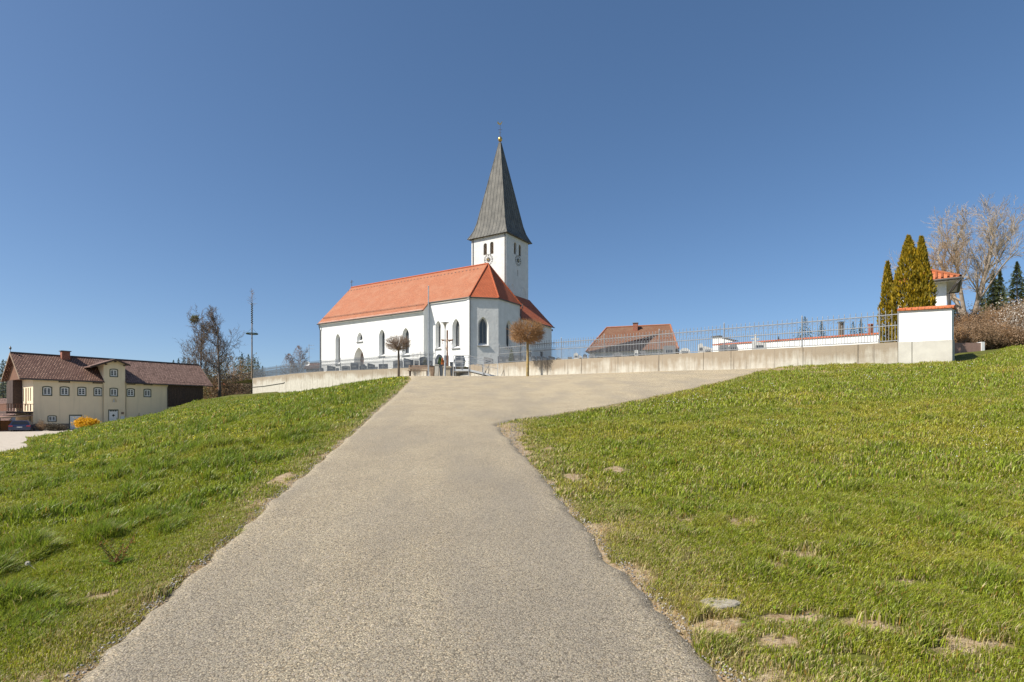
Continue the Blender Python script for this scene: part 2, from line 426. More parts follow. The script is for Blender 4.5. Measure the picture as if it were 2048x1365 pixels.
so.rotation_euler = tr.to_track_quat('-Z', 'Y').to_euler(); so.location = (-60, -20, 80)
cd = bpy.data.cameras.new('camera'); co = bpy.data.objects.new('camera', cd); COL.objects.link(co); scene.camera = co
co.location = (0, 0, EYE); co.rotation_euler = (R(90), 0, 0); cd.sensor_width = 36; cd.lens = F / 2048 * 36
cd.shift_y = (HZ - 682.5) / 2048; cd.clip_end = 12000; cd.clip_start = .05
scene.view_settings.view_transform = 'Standard'; scene.view_settings.look = 'None'; scene.view_settings.exposure = 0.6; scene.view_settings.gamma = 1
scene.render.resolution_x = 1024; scene.render.resolution_y = 682

# ---------------------------------------------------------------- ground sheet
def grow_axis(lo, hi, step, far, g=1.09):
    core = list(np.arange(lo, hi + 1e-6, step)); s = step; x = core[-1]
    while x < far: s = min(s * g, 400); x += s; core.append(x)
    s = step; x = core[0]; pre = []
    while x > -far: s = min(s * g, 400); x -= s; pre.append(x)
    return np.array(pre[::-1] + core)
gx = grow_axis(-9, 13, .13, 4000, 1.035)
gy = grow_axis(1.0, 16, .13, 4000, 1.035); gy = gy[gy > -300]
X, Y = np.meshgrid(gx, gy); Z = TG(X, Y) - .014 * smooth(road_d(X, Y), .1, .4)
nx, ny = len(gx), len(gy)
idx = np.arange(nx * ny).reshape(ny, nx)
Fq = np.stack([idx[:-1, :-1], idx[:-1, 1:], idx[1:, 1:], idx[1:, :-1]], -1).reshape(-1, 4)
BV = bare(X, Y)
hid = vnoise(X, Y, 5., 31)
cols = np.zeros((nx * ny, 3)); cols[:, 0] = BV.ravel(); cols[:, 1] = hid.ravel()
m, t, b = nt('meadow_ground'); b.inputs['Roughness'].default_value = .95; b.inputs['Specular IOR Level'].default_value = .1
at = t.nodes.new('ShaderNodeAttribute'); at.attribute_name = 'Col'
sp = t.nodes.new('ShaderNodeSeparateColor'); t.links.new(at.outputs['Color'], sp.inputs[0])
v = coords(t)
soil = ramp(t, noise(t, v, 16., 8, .8), [(.32, (.14, .10, .055)), (.45, (.27, .19, .11)), (.56, (.37, .29, .195)), (.7, (.50, .41, .29))])
turf = ramp(t, noise(t, v, 2.2, 6, .7), [(.3, (.055, .065, .014)), (.55, (.11, .115, .025)), (.75, (.19, .16, .06))])
am = node(t, 'ShaderNodeMath', operation='MULTIPLY_ADD'); t.links.new(noise(t, v, 22., 5, .7), am.inputs[0]); am.inputs[1].default_value = 1.6
sb_ = node(t, 'ShaderNodeMath', operation='SUBTRACT'); t.links.new(sp.outputs[0], sb_.inputs[0]); sb_.inputs[1].default_value = .8; t.links.new(sb_.outputs[0], am.inputs[2])
t.links.new(mixc(t, ramp(t, am.outputs[0], [(.25, (0, 0, 0)), (.6, (1, 1, 1))]), turf, soil), b.inputs['Base Color'])
bumpn(t, b, noise(t, v, 30., 6, .7), .6, .02)
tag(link_mesh('meadow', np.stack([X, Y, Z], -1).reshape(-1, 3), Fq, m, smooth_=True, cols=cols), kind='structure')

# ---------------------------------------------------------------- asphalt path
ys = np.concatenate([np.arange(-6, 1.5, .25), np.arange(1.5, 8, .04), np.arange(8, 20, .1), np.arange(20, ROAD_END + .1, .4)])
NC = 60; V = []
u = np.linspace(0, 1, NC + 1)
for y in ys:
    l = float(xL(y)) + float(edge_jit(np.array([y]), 1)[0]); r = float(xR(y)) + float(edge_jit(np.array([y]), 2)[0]) * (1 if y < 27 else 0)
    xx = l + (r - l) * u
    e = np.minimum(xx - l, r - xx)
    zz = T0(xx, y * np.ones_like(xx)) + .028 * smooth(e, 0, .12) + .012 * (vnoise(xx, xx * 0 + y, 1.1, 9) - .5) - .02 * (1 - smooth(e, 0, .04))
    V.append(np.stack([xx, xx * 0 + y, zz], 1))
V = np.concatenate(V); idx = np.arange(len(V)).reshape(len(ys), NC + 1)
Fq = np.stack([idx[:-1, :-1], idx[:-1, 1:], idx[1:, 1:], idx[1:, :-1]], -1).reshape(-1, 4)
m, t, b = nt('old_asphalt'); b.inputs['Roughness'].default_value = .85; b.inputs['Specular IOR Level'].default_value = .3
v = coords(t)
vo = node(t, 'ShaderNodeTexVoronoi', Scale=115., Randomness=1.); t.links.new(v, vo.inputs['Vector'])
vo2 = node(t, 'ShaderNodeTexVoronoi', Scale=70., Randomness=1.); t.links.new(v, vo2.inputs['Vector'])
base = ramp(t, noise(t, v, 1.1, 6, .65), [(.3, (.42, .365, .27)), (.5, (.48, .42, .31)), (.72, (.53, .468, .35))])
sepc = t.nodes.new('ShaderNodeSeparateColor'); t.links.new(vo.outputs['Color'], sepc.inputs[0])
st = ramp(t, sepc.outputs[0], [(0, (.40, .39, .38)), (.25, (.72, .70, .67)), (.6, (.98, .97, .94)), (.86, (1.12, 1.0, .86)), (.95, (1.55, 1.5, 1.42))])
c = mixc(t, 1., base, st, 'MULTIPLY')
s2 = t.nodes.new('ShaderNodeSeparateColor'); t.links.new(vo2.outputs['Color'], s2.inputs[0])
c = mixc(t, ramp(t, s2.outputs[1], [(.86, (0, 0, 0)), (.9, (.75, .75, .75))]), c, (.50, .42, .33))
big = noise(t, coords(t, 'Object', (1.1, .28, 1)), .9, 5, .6)
c = mixc(t, ramp(t, big, [(.44, (0, 0, 0)), (.66, (.55, .55, .55))]), c, (.30, .265, .215))
gaps = ramp(t, vo.outputs['Distance'], [(.0, (1, 1, 1)), (.42, (.92, .92, .92)), (.75, (.45, .43, .41))])
c = mixc(t, 1., c, gaps, 'MULTIPLY')
nv = node(t, 'ShaderNodeTexNoise', Scale=3., Detail=8., Roughness=.7); t.links.new(v, nv.inputs['Vector']); wv = mixc(t, .55, v, nv.outputs[1], 'ADD')
ck = node(t, 'ShaderNodeTexVoronoi', Scale=.45); ck.feature = 'DISTANCE_TO_EDGE'; t.links.new(wv, ck.inputs['Vector'])
cm = node(t, 'ShaderNodeMath', operation='MULTIPLY'); t.links.new(ramp(t, ck.outputs['Distance'], [(.0, (1, 1, 1)), (.004, (0, 0, 0))]), cm.inputs[0]); t.links.new(ramp(t, noise(t, v, .7, 3), [(.55, (0, 0, 0)), (.66, (.5, .5, .5))]), cm.inputs[1])
c = mixc(t, cm.outputs[0], c, (.11, .10, .085))
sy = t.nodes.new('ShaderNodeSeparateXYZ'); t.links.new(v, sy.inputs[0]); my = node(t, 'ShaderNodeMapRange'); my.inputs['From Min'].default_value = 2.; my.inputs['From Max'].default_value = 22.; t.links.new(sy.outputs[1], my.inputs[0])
c = mixc(t, 1., c, ramp(t, my.outputs[0], [(0, (.80, .81, .82)), (.5, (1.0, 1.0, .98)), (1, (1.16, 1.15, 1.10))]), 'MULTIPLY')  # far plaza's paler surface, plus grazing-view brightening put into the colour
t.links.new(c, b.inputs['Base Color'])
ad = node(t, 'ShaderNodeMath', operation='ADD'); t.links.new(vo.outputs['Distance'], ad.inputs[0]); t.links.new(noise(t, v, 160., 3), ad.inputs[1])
bp = bumpn(t, b, ad.outputs[0], .6, .005); bp.invert = True
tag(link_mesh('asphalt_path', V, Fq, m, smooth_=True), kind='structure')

# churchyard ground behind the wall
ss = np.arange(-2, WLEN + 14, 1.5); ww = np.concatenate([[0.1], np.arange(1, 100, 2.)])
S, Wd = np.meshgrid(ss, ww)
PX = WR[0] + WA[0] * S + WN[0] * Wd; PY = WR[1] + WA[1] * S + WN[1] * Wd
Zc = wall_top(S) - .12 + (vnoise(PX, PY, 2., 41) - .5) * .08
keepm = (PX < .765 * PY) 
gap = (S > wall_s(957)) & (S < wall_s(868)) & (Wd < 1.5)
n0, n1 = len(ss), len(ww); idx = np.arange(n0 * n1).reshape(n1, n0)
Fq = np.stack([idx[:-1, :-1], idx[:-1, 1:], idx[1:, 1:], idx[1:, :-1]], -1).reshape(-1, 4)
YARD = M('raked_gravel_and_turf', (.30, .27, .22), (.16, .17, .07), .8, .95, .4, .02, 12.)
Fq = Fq[keepm.ravel()[Fq].all(1)]
tag(link_mesh('churchyard_ground', np.stack([PX, PY, Zc], -1).reshape(-1, 3), Fq, YARD, smooth_=True), kind='structure')

# gravel farmyard
FY = M('pale_gravel', (.50, .44, .36), (.40, .34, .27), 2.5, .95, .4, .02, 30.)
gx2 = np.linspace(-95, -22, 60); gy2 = np.linspace(24, 130, 60); X2, Y2 = np.meshgrid(gx2, gy2)
idx = np.arange(3600).reshape(60, 60); Fq = np.stack([idx[:-1, :-1], idx[:-1, 1:], idx[1:, 1:], idx[1:, :-1]], -1).reshape(-1, 4)
tag(link_mesh('farmyard', np.stack([X2, Y2, -.5 + 0 * X2 + (vnoise(X2, Y2, 9, 3) - .5) * .02 + .1], -1).reshape(-1, 3), Fq, FY, smooth_=True), kind='structure')

# ---------------------------------------------------------------- grass
def cloud(n, y0, y1, margin=2.5, pw=1.0):
    """points in the view wedge between two depths"""
    y = y0 + (y1 - y0) * RNG.random(n * 2) ** pw
    hw = .93 * y + margin
    x = (RNG.random(n * 2) * 2 - 1) * hw
    keep = RNG.random(n * 2) < hw / hw.max()
    return x[keep], y[keep]
def grass_zone(n, y0, y1, ln, wd, tall=1.0, nseg=2, thin=0.):
    x, y = cloud(n, y0, y1)
    d = road_d(x, y)
    s, w = sw(x, y)
    ok = (d > -.02) & ((w < -.05) | (s < -.5) | (s > WLEN)) & (T0(x, y) > -.48)
    x, y, d = x[ok], y[ok], d[ok]
    B = bare(x, y)
    cl = vnoise(x, y, .35, 51) * .6 + vnoise(x, y, .12, 52) * .4
    keep = RNG.random(len(x)) < (1 - B * .95) * np.clip(np.where(y < 5, .3, .12) + cl * 1.45, 0, 1)
    x, y, d, B, cl = x[keep], y[keep], d[keep], B[keep], cl[keep]
    left = x < -1
    tuft = np.where(left, smooth(vnoise(x, y, .8, 53) * .5 + vnoise(x, y, .3, 54) * .5, .50, .72), smooth(vnoise(x, y, .42, 53) * .5 + vnoise(x, y, .18, 54) * .5, .52, .74))
    edge = smooth(d, .15, 1.6 if True else 1)
    H = ln * (.45 + .75 * RNG.random(len(x))) * (.45 + 1.3 * cl ** 1.3) * np.where(left, .42 + .58 * edge, .6 + .25 * edge) * (1 + np.where(left, 1.9, .8) * tuft) * tall
    z = TG(x, y) + .004
    n = len(x)
    ang = RNG.random(n) * 2 * np.pi; lean = (.2 + RNG.random(n) * 1.2) * (1 - .45 * tuft)
    wind = np.array([.15, .05])
    dx = np.cos(ang) * lean + wind[0]; dy = np.sin(ang) * lean + wind[1]
    wx = -np.sin(ang + .7); wy = np.cos(ang + .7)
    W2 = (wd * (.6 + .7 * RNG.random(n)) * (.8 + .5 * tuft)) * .5
    P = [np.stack([x, y, z - .01], 1)]
    P.append(np.stack([x + dx * H * .28, y + dy * H * .28, z + H * .55], 1))
    P.append(np.stack([x + dx * H * .85, y + dy * H * .85, z + H * (.98 - .28 * lean)], 1))
    side = np.stack([wx * W2, wy * W2, 0 * W2], 1)
    V = np.stack([P[0] - side, P[0] + side, P[1] + side * .8, P[1] - side * .8, P[2]], 1).reshape(-1, 3)
    b = np.arange(n)[:, None] * 5
    Fa = np.concatenate([b + np.array([[0, 1, 2, 3]]), b + np.array([[3, 2, 4, 4]])], 0)
    # colour: fresh green, blue-green tufts, yellow-green, straw
    r = RNG.random((n, 1))
    g1 = np.array([[.275, .315, .026]]); g2 = np.array([[.15, .235, .03]]); g3 = np.array([[.37, .36, .04]]); st_ = np.array([[.56, .46, .22]])
    cA = vnoise(x, y, 2.3, 61)[:, None] * .6 + vnoise(x, y, .5, 62)[:, None] * .4
    tk = np.where(left, .6, .35)[:, None]
    c = g1 * (1 - smooth(cA, .5, .75)) + g3 * smooth(cA, .5, .75)
    c = c * (1 - tuft[:, None] * tk) + g2 * tuft[:, None] * tk
    c = c * (.42 + 1.25 * RNG.random((n, 1)))
    pst = .04 + .34 * (1 - smooth(d, .0, .8)) + .4 * B
    pst = np.where(left, pst, pst + .07)[:, None]
    c = np.where(r > .955, np.array([[.38, .22, .05]]), c)
    c = np.where(r < pst, st_ * (.6 + .6 * RNG.random((n, 1))), c)
    return V, Fa, np.repeat(c, 5, 0)
zones = [grass_zone(330000, 1.9, 3.7, .062, .0046), grass_zone(460000, 3.7, 6, .064, .0055), grass_zone(420000, 6, 13, .068, .0095), grass_zone(330000, 13, 28, .075, .017), grass_zone(330000, 28, 75, .085, .036)]
off = 0; Vs = []; Fs = []; Cs = []
for V_, F_, C_ in zones:
    Vs.append(V_); Fs.append(F_ + off); Cs.append(C_); off += len(V_)
Va = np.concatenate(Vs); Fa = np.concatenate(Fs); Ca = np.concatenate(Cs)
# split quads and the tip triangles
tri = Fa[:, 2] != Fa[:, 3]
tipm = Fa[:, 3] == Fa[:, 2]
q1 = Fa[~tipm]; q2 = Fa[tipm][:, :3]
T3 = np.concatenate([q1[:, [0, 1, 2]], q1[:, [0, 2, 3]], q2], 0)
tag(link_mesh('grass', Va, T3, GRASSM, smooth_=False, cols=Ca), kind='stuff')

# broad-leaved rosettes (clover, plantain) between the blades
x, y = cloud(42000, 1.9, 14); d = road_d(x, y); s_, w_ = sw(x, y)
ok = (d > .08) & (T0(x, y) > -.4) & (vnoise(x, y, .6, 71) * .6 + vnoise(x, y, .2, 72) * .4 > .52) & (RNG.random(len(x)) < 1 - bare(x, y) * .8)
x, y = x[ok], y[ok]; n = len(x); ang = RNG.random(n) * 6.28
P = np.stack([x, y, TG(x, y) + .01 + .03 * RNG.random(n)], 1); dr = np.stack([np.cos(ang), np.sin(ang), .25 + 0 * ang], 1)
cc = np.array([[.13, .21, .02]]) * (.6 + .9 * RNG.random((n, 1))) + np.array([[.06, .03, 0]]) * RNG.random((n, 1))
sz = .010 + .016 * RNG.random(n)
tag(leaf_mesh('clover_leaves', P, dr, sz * 1.5, sz * .8, cc, GRASSM), kind='stuff')

# small flowers
def flowers(name, n, y0, y1, cond, colr, size):
    x, y = cloud(n, y0, y1); ok = cond(x, y) & (road_d(x, y) > .4) & (T0(x, y) > -.3) & (sw(x, y)[1] < -.5)
    x, y = x[ok], y[ok]; n = len(x); sz = size * (.7 + .6 * RNG.random(n)) * np.clip(y / 12, .8, 3)
    h = .05 + .06 * RNG.random(n)
    V = []; b = TG(x, y) + h
    k = 6
    for i in range(k):
        a = 2 * np.pi * i / k; V.append(np.stack([x + np.cos(a) * sz, y + np.sin(a) * sz * .8, b + np.sin(a) * sz * .5], 1))
    V = np.stack(V, 1).reshape(-1, 3)
    tag(link_mesh(name, V, np.arange(n * k).reshape(n, k), FLOWER, cols=np.tile(np.array([colr]), (n * k, 1))), kind='stuff')
flowers('dandelion_flowers', 9000, 9, 60, lambda x, y: (x < -2) & (vnoise(x, y, 5, 81) * .5 + vnoise(x, y, 1.2, 82) * .5 > .60), (.75, .62, .02), .011)
flowers('daisy_flowers', 9000, 4, 30, lambda x, y: (x > 1) & (vnoise(x, y, 1.3, 83) * .5 + vnoise(x, y, .5, 84) * .5 > .74), (.85, .85, .82), .009)

# loose gravel along the edges of the path
def stones(n):
    y = 1.5 + 22 * RNG.random(n) ** 1.7; side = RNG.random(n) < .5
    e = np.where(side, xL(y), xR(y)); o = RNG.normal(size=n) * .05 + .01
    x = np.where(side, e - o, e + o)
    # corner of bare gravel on the right
    m_ = 1500; cx, cy = ground_hit(1010, 862)
    x = np.concatenate([x, cx + .1 + np.abs(RNG.normal(size=m_)) * .28]); y = np.concatenate([y, cy + RNG.normal(size=m_) * .9 - .3])
    ok = road_d(x, y) > -.16; x, y = x[ok], y[ok]; n = len(x)
    r = .003 + .007 * RNG.random(n) ** 3; z = TG(x, y) + r * .4 + .022 * (road_d(x, y) < .06)
    o6 = np.array([[1, 0, 0], [0, 1, 0], [-1, 0, 0], [0, -1, 0], [0, 0, .75], [0, 0, -.6]])
    a = RNG.random(n) * 6.28; ca, sa = np.cos(a), np.sin(a)
    V = o6[None] * (1 + .5 * RNG.random((n, 6, 1))) * r[:, None, None]
    V = np.stack([V[..., 0] * ca[:, None] - V[..., 1] * sa[:, None] + x[:, None], V[..., 0] * sa[:, None] + V[..., 1] * ca[:, None] + y[:, None], V[..., 2] + z[:, None]], -1)
    fc = np.array([[0, 1, 4], [1, 2, 4], [2, 3, 4], [3, 0, 4], [1, 0, 5], [2, 1, 5], [3, 2, 5], [0, 3, 5]])
    Fq = (np.arange(n)[:, None, None] * 6 + fc[None]).reshape(-1, 3)
    g = .14 + .26 * RNG.random((n, 1)); c = g * np.array([[1.05, .97, .85]])
    tag(link_mesh('loose_gravel', V.reshape(-1, 3), Fq, attr_mat('gravel_stones', .8, 0.), cols=np.repeat(c, 6, 0)), kind='stuff')
stones(6500)

# flat stone in the turf
p = ground_hit(1441, 1222); st = MB(); n = 14; ring = []
sc = p[1] / F
for i in range(n):
    a = 2 * math.pi * i / n; r_ = 1 + .13 * math.sin(3 * a + 1) + .08 * math.sin(5 * a)
    ring.append((p[0] + math.cos(a) * 38 * sc * r_, p[1] + math.sin(a) * .085 * r_))
zb = float(TG(p[0], p[1]))
vs = [(x, y, zb - .03) for x, y in ring] + [(x, y, zb + .018) for x, y in ring] + [(p[0] + (x - p[0]) * .9, p[1] + (y - p[1]) * .9, zb + .026 + random.uniform(-.003, .003)) for x, y in ring]
fs = [(i, (i + 1) % n, n + (i + 1) % n, n + i) for i in range(n)] + [(n + i, n + (i + 1) % n, 2 * n + (i + 1) % n, 2 * n + i) for i in range(n)] + [tuple(range(2 * n, 3 * n))]
st.add(vs, fs)
o = st.build('flat_stone', M('pale_field_stone', (.40, .36, .28), (.24, .21, .16), 26., .9, .6, .01), smooth_=False)
tag(o, 'pale flat stone sunk in the worn turf right of the asphalt path', 'stone')
# ---------------------------------------------------------------- churchyard wall and fence
WF = Frame(WR, WA, -WN)          # o>0 in front of the wall
def conc_mat():
    m, t, b = nt('stained_concrete'); b.inputs['Roughness'].default_value = .9
    v = coords(t, 'UV'); sp = t.nodes.new('ShaderNodeSeparateXYZ'); t.links.new(v, sp.inputs[0])
    mp = t.nodes.new('ShaderNodeMapping'); mp.inputs['Scale'].default_value = (1.4, .22, 1); t.links.new(v, mp.inputs[0])
    streak = noise(t, mp.outputs[0], 2.6, 6, .7)
    mp2 = t.nodes.new('ShaderNodeMapping'); mp2.inputs['Scale'].default_value = (.22, .5, 1); t.links.new(v, mp2.inputs[0])
    broad = noise(t, mp2.outputs[0], 1.7, 3)
    ad = node(t, 'ShaderNodeMath', operation='MULTIPLY_ADD'); t.links.new(sp.outputs[1], ad.inputs[0]); ad.inputs[1].default_value = -.55
    a2 = node(t, 'ShaderNodeMath', operation='ADD'); t.links.new(streak, a2.inputs[0]); t.links.new(broad, a2.inputs[1]); t.links.new(a2.outputs[0], ad.inputs[2])
    st = ramp(t, ad.outputs[0], [(.46, (0, 0, 0)), (.84, (.9, .9, .9))])
    base = ramp(t, noise(t, v, 3., 5), [(.3, (.53, .50, .425)), (.7, (.43, .405, .34))])
    c = mixc(t, st, base, (.27, .215, .15))
    mp3 = t.nodes.new('ShaderNodeMapping'); mp3.inputs['Scale'].default_value = (2.2, .12, 1); t.links.new(v, mp3.inputs[0])
    c = mixc(t, ramp(t, noise(t, mp3.outputs[0], 3.1, 4), [(.56, (0, 0, 0)), (.68, (.65, .65, .65))]), c, (.17, .14, .105))
    # formwork board lines
    fr = node(t, 'ShaderNodeMath', operation='FRACT'); dv = node(t, 'ShaderNodeMath', operation='DIVIDE'); dv.inputs[1].default_value = .25
    t.links.new(sp.outputs[1], dv.inputs[0]); t.links.new(dv.outputs[0], fr.inputs[0])
    c = mixc(t, ramp(t, fr.outputs[0], [(.0, (.25, .25, .25)), (.06, (0, 0, 0))]), c, (.3, .27, .22))
    t.links.new(c, b.inputs['Base Color']); bumpn(t, b, noise(t, v, 12., 5), .35, .02); return m
CONC = conc_mat()
CONC_P = M('plain_concrete', (.52, .50, .44), (.44, .42, .37), 2., .9, .2, .01)
def wuv(p):
    s, w = sw(p[0], p[1]); return float(s), float(wall_top(s) - p[2])
def wall_run(name, s0, s1, joints, label, mat=CONC, depth=2.5, th=.28, dz=0.):
    js = sorted([s0] + [j for j in joints if s0 < j < s1] + [s1]); mb = MB()
    for a, b_ in zip(js[:-1], js[1:]):
        a += .012; b_ -= .012; k = max(1, int((b_ - a) / 1.5)); q = np.linspace(a, b_, k + 1)
        for c0, c1 in zip(q[:-1], q[1:]):
            z0, z1 = float(wall_top(c0)) + dz, float(wall_top(c1)) + dz
            WF.box(mb, c0, c1, -th, 0, z0 - depth, z0, z1 - depth, z1)
    o = mb.build(name, mat, uvf=wuv); return tag(o, label, 'wall')
S_ = wall_s
wall_run('concrete_wall', S_(1796), S_(957), [S_(p) for p in (1716, 1606, 1462, 1407, 1318, 1236, 1163, 1095, 1030)], 'long stained concrete retaining wall right of the ramp, iron fence on top')
wl = wall_run('concrete_wall', S_(868), WLEN, [S_(p) for p in (573, 525, 620, 680, 745, 800)], 'stained concrete retaining wall left of the crucifix above the left meadow', depth=3.4)
# return wall at the left corner
RF = Frame(WL, WN, WA)
mb = MB(); RF.box(mb, .0, 30, -.28, 0, 3.2, 7.08); mb.build('return_wall', CONC, wl)
# conduit along the left wall
cb = MB(); cb.tube([WF.W(S_(px), .05, EYE + (HZ - py) / F * wall_pt(px)[1]) for px, py in ((504, 775), (530, 772.5), (568, 766.5), (569.5, 765))], .035, 6)
cb.build('conduit', METAL_D, wl)
# white end wall with tile coping
ew = thing('plastered_end_wall', WF.W((S_(1905) + S_(1796)) / 2, 0, 3.5), 'white plastered wall end with orange tile coping on a plain concrete base', 'wall')
def zz(px, py): return EYE + (HZ - py) / F * wall_pt(px)[1]
s0, s1 = S_(1905) , S_(1796) - .02
mb = MB(); WF.box(mb, s0, s0 + 1.32, -.36, .05, zz(1905, 679) - 2.2, zz(1905, 680), zz(1905, 679) - 2.2, zz(1850, 682)); WF.box(mb, s0 + 1.345, s1, -.36, .05, 2, zz(1850, 682), 2, zz(1797, 684.5)); mb.build('concrete_base', CONC_P, ew)
mb = MB(); WF.box(mb, s0 + .02, s1 - .02, -.32, .02, zz(1905, 681), zz(1905, 617), zz(1797, 685.5), zz(1797, 623)); mb.build('plaster_wall', WHITE, ew)
mb = MB(); za, zb_ = zz(1905, 617) + .004, zz(1797, 623) + .004
for i in range(16):
    a0 = s0 - .06 + (s1 - s0 + .08) * i / 16; a1 = s0 - .06 + (s1 - s0 + .08) * (i + .96) / 16
    h0 = za + (zb_ - za) * i / 16; h1 = za + (zb_ - za) * (i + 1) / 16
    P = [WF.W(a0, .12, h0), WF.W(a1, .12, h1), WF.W(a1, -.42, h1), WF.W(a0, -.42, h0), WF.W(a0, .12, h0 + .05), WF.W(a1, .12, h1 + .05), WF.W(a1, -.15, h1 + .15), WF.W(a0, -.15, h0 + .15)]
    mb.hexa(P)
mb.build('tile_coping', COPING, ew)
BF = Frame(WR, (.607, .795), (.795, -.607))      # return running back from the right end
mb = MB(); BF.box(mb, .37, 4.2, -.3, 0, 2, zz(1905, 679), 2, zz(1905, 679) + .3); BF.box(mb, .37, 4.2, -.27, -.03, zz(1905, 679) + .002, zz(1905, 617) - .02, zz(1905, 679) + .3, zz(1905, 617) + .3); mb.build('return_wall', WHITE, ew)

# iron fence
def fence(name, fr, posts, zf, label, mat, mat2, dens=.112, hp=1.28, circ=True, o=-.12):
    c = fr.W((posts[0] + posts[-1]) / 2, o, float(zf((posts[0] + posts[-1]) / 2)))
    root = thing(name, c, label, 'fence', 'iron fences on the churchyard wall')
    for s in posts:
        mb = MB(); z = float(zf(s)); mb.tube([fr.W(s, o, z), fr.W(s, o, z + hp + .16)], .032, 6); mb.tube([fr.W(s, o, z + hp + .16), fr.W(s, o, z + hp + .24)], [.032, .006], 6)
        mb.build('post', mat2, root)
    for a, b_ in zip(posts[:-1], posts[1:]):
        mb = MB(); segs = []; a1, b1 = sorted((a, b_))
        for h in (.07, hp * .56, hp - .1):
            segs.append((fr.W(a1, o, float(zf(a1)) + h), fr.W(b1, o, float(zf(b1)) + h), .022, .022))
        n = max(2, int(round((b1 - a1) / (dens * 2)))) * 2
        for i in range(1, n):
            s = a1 + (b1 - a1) * i / n; z = float(zf(s)); tall = i % 2 == 0
            top = hp + .05 if tall else hp * .56 + .12
            segs.append((fr.W(s, o, z + .05), fr.W(s, o, z + top), .015, .015)); segs.append((fr.W(s, o, z + top), fr.W(s, o, z + top + .07), .02, .003))
            if circ and tall:
                for q in range(8):
                    t0, t1 = 2 * math.pi * q / 8, 2 * math.pi * (q + 1) / 8; r = .075; sc_ = s + dens
                    if sc_ > b1 - .05: break
                    segs.append((fr.W(sc_ + r * math.cos(t0), o, z + hp - .2 + r * math.sin(t0)), fr.W(sc_ + r * math.cos(t1), o, z + hp - .2 + r * math.sin(t1)), .008, .008))
        seg_mesh('railing_panel', segs, mat, root, sides=4)
    return root
ps = [S_(p) for p in (1795, 1757, 1602, 1446, 1316, 1206, 1120, 1046, 996)]
fence('iron_fence', WF, ps, wall_top, 'long galvanised iron fence on the right concrete wall behind the larger globe tree', RAIL, RAIL)
fence('iron_fence', WF, [S_(p) for p in (868, 838, 800, 764, 722, 679, 638, 606, 580, 551, 528)] + [WLEN - .1], wall_top, 'iron fence on the left wall, running to the far corner by the maypole', IRON, RAIL)
fence('iron_fence', RF, [.2, 4.5, 9, 13.5, 18, 22.5, 27], lambda s: 7.1 + 0 * s, 'short iron fence returning back from the far left wall corner', RAIL, RAIL, dens=.2, circ=False)
# inner white churchyard wall
iw0 = np.array([(1427 - CX) / F * 43.5, 43.5]); iw1 = np.array([(1758 - CX) / F * 33.5, 33.5])
IF = Frame(iw0, iw1 - iw0, np.array([(iw1 - iw0)[1], -(iw1 - iw0)[0]]))
L_ = float(np.linalg.norm(iw1 - iw0)); za, zb_ = EYE + (HZ - 691.5) / F * 43.5, EYE + (HZ - 669) / F * 33.5
r = thing('inner_wall', IF.W(L_ / 2, 0, 5), 'low white churchyard wall with a red tile coping, behind the right fence', 'wall')
mb = MB(); IF.box(mb, 0, L_, -.25, 0, za - 2.2, za, zb_ - 2.2, zb_); mb.build('plaster_wall', WHITE, r)
mb = MB(); IF.box(mb, -.05, L_ + .05, -.32, .07, za + .003, za + .10, zb_ + .003, zb_ + .10); mb.build('tile_coping', DEEP_T, r)
r = thing('gate_pier', IF.W(.35, .02, 5), 'white pier with a dark sloping cap at the inner wall end', 'pier')
mb = MB(); IF.box(mb, -.02, .5, -.2, .05, za - 2, za + .62); mb.prism([IF.W(.5, .02, za + .1), IF.W(1.9, .02, za + .1), IF.W(.5, .02, za + .6)], (IF.W(0, -.18, 0)[0] - IF.W(0, 0, 0)[0], IF.W(0, -.18, 0)[1] - IF.W(0, 0, 0)[1], 0)); mb.build('pier', WHITE, r)
mb = MB(); IF.box(mb, -.1, .56, -.28, .13, za + .623, za + .70); mb.hexa([IF.W(.5, .1, za + .60), IF.W(2.0, .1, za + .104), IF.W(2.0, -.25, za + .104), IF.W(.5, -.25, za + .60), IF.W(.5, .1, za + .66), IF.W(2.0, .1, za + .164), IF.W(2.0, -.25, za + .164), IF.W(.5, -.25, za + .66)]); mb.build('cap', METAL_D, r)

# ---------------------------------------------------------------- church
YA = 68.0
d1 = np.array([-.842, .540]); d2 = np.array([.540, .842]); mid = np.array([-.0045, 1.0414]) * YA
def CW(u, v, z):                # u west along the axis, v south
    p = mid + d1 * u - d2 * v; return (float(p[0]), float(p[1]), float(z))
def C2(u, v): return mid + d1 * u - d2 * v
ZR = .2842 * YA + EYE; HW = .072 * YA; ZE = .2109 * YA + EYE; KS = (ZR - ZE) / HW; ZB = 5.6
UA = .0361 * YA; VB = .0362 * YA; UJ = .1306 * YA; VN = .0869 * YA; UW = .417 * YA; ZN = ZR - KS * VN; UAP = .048 * YA
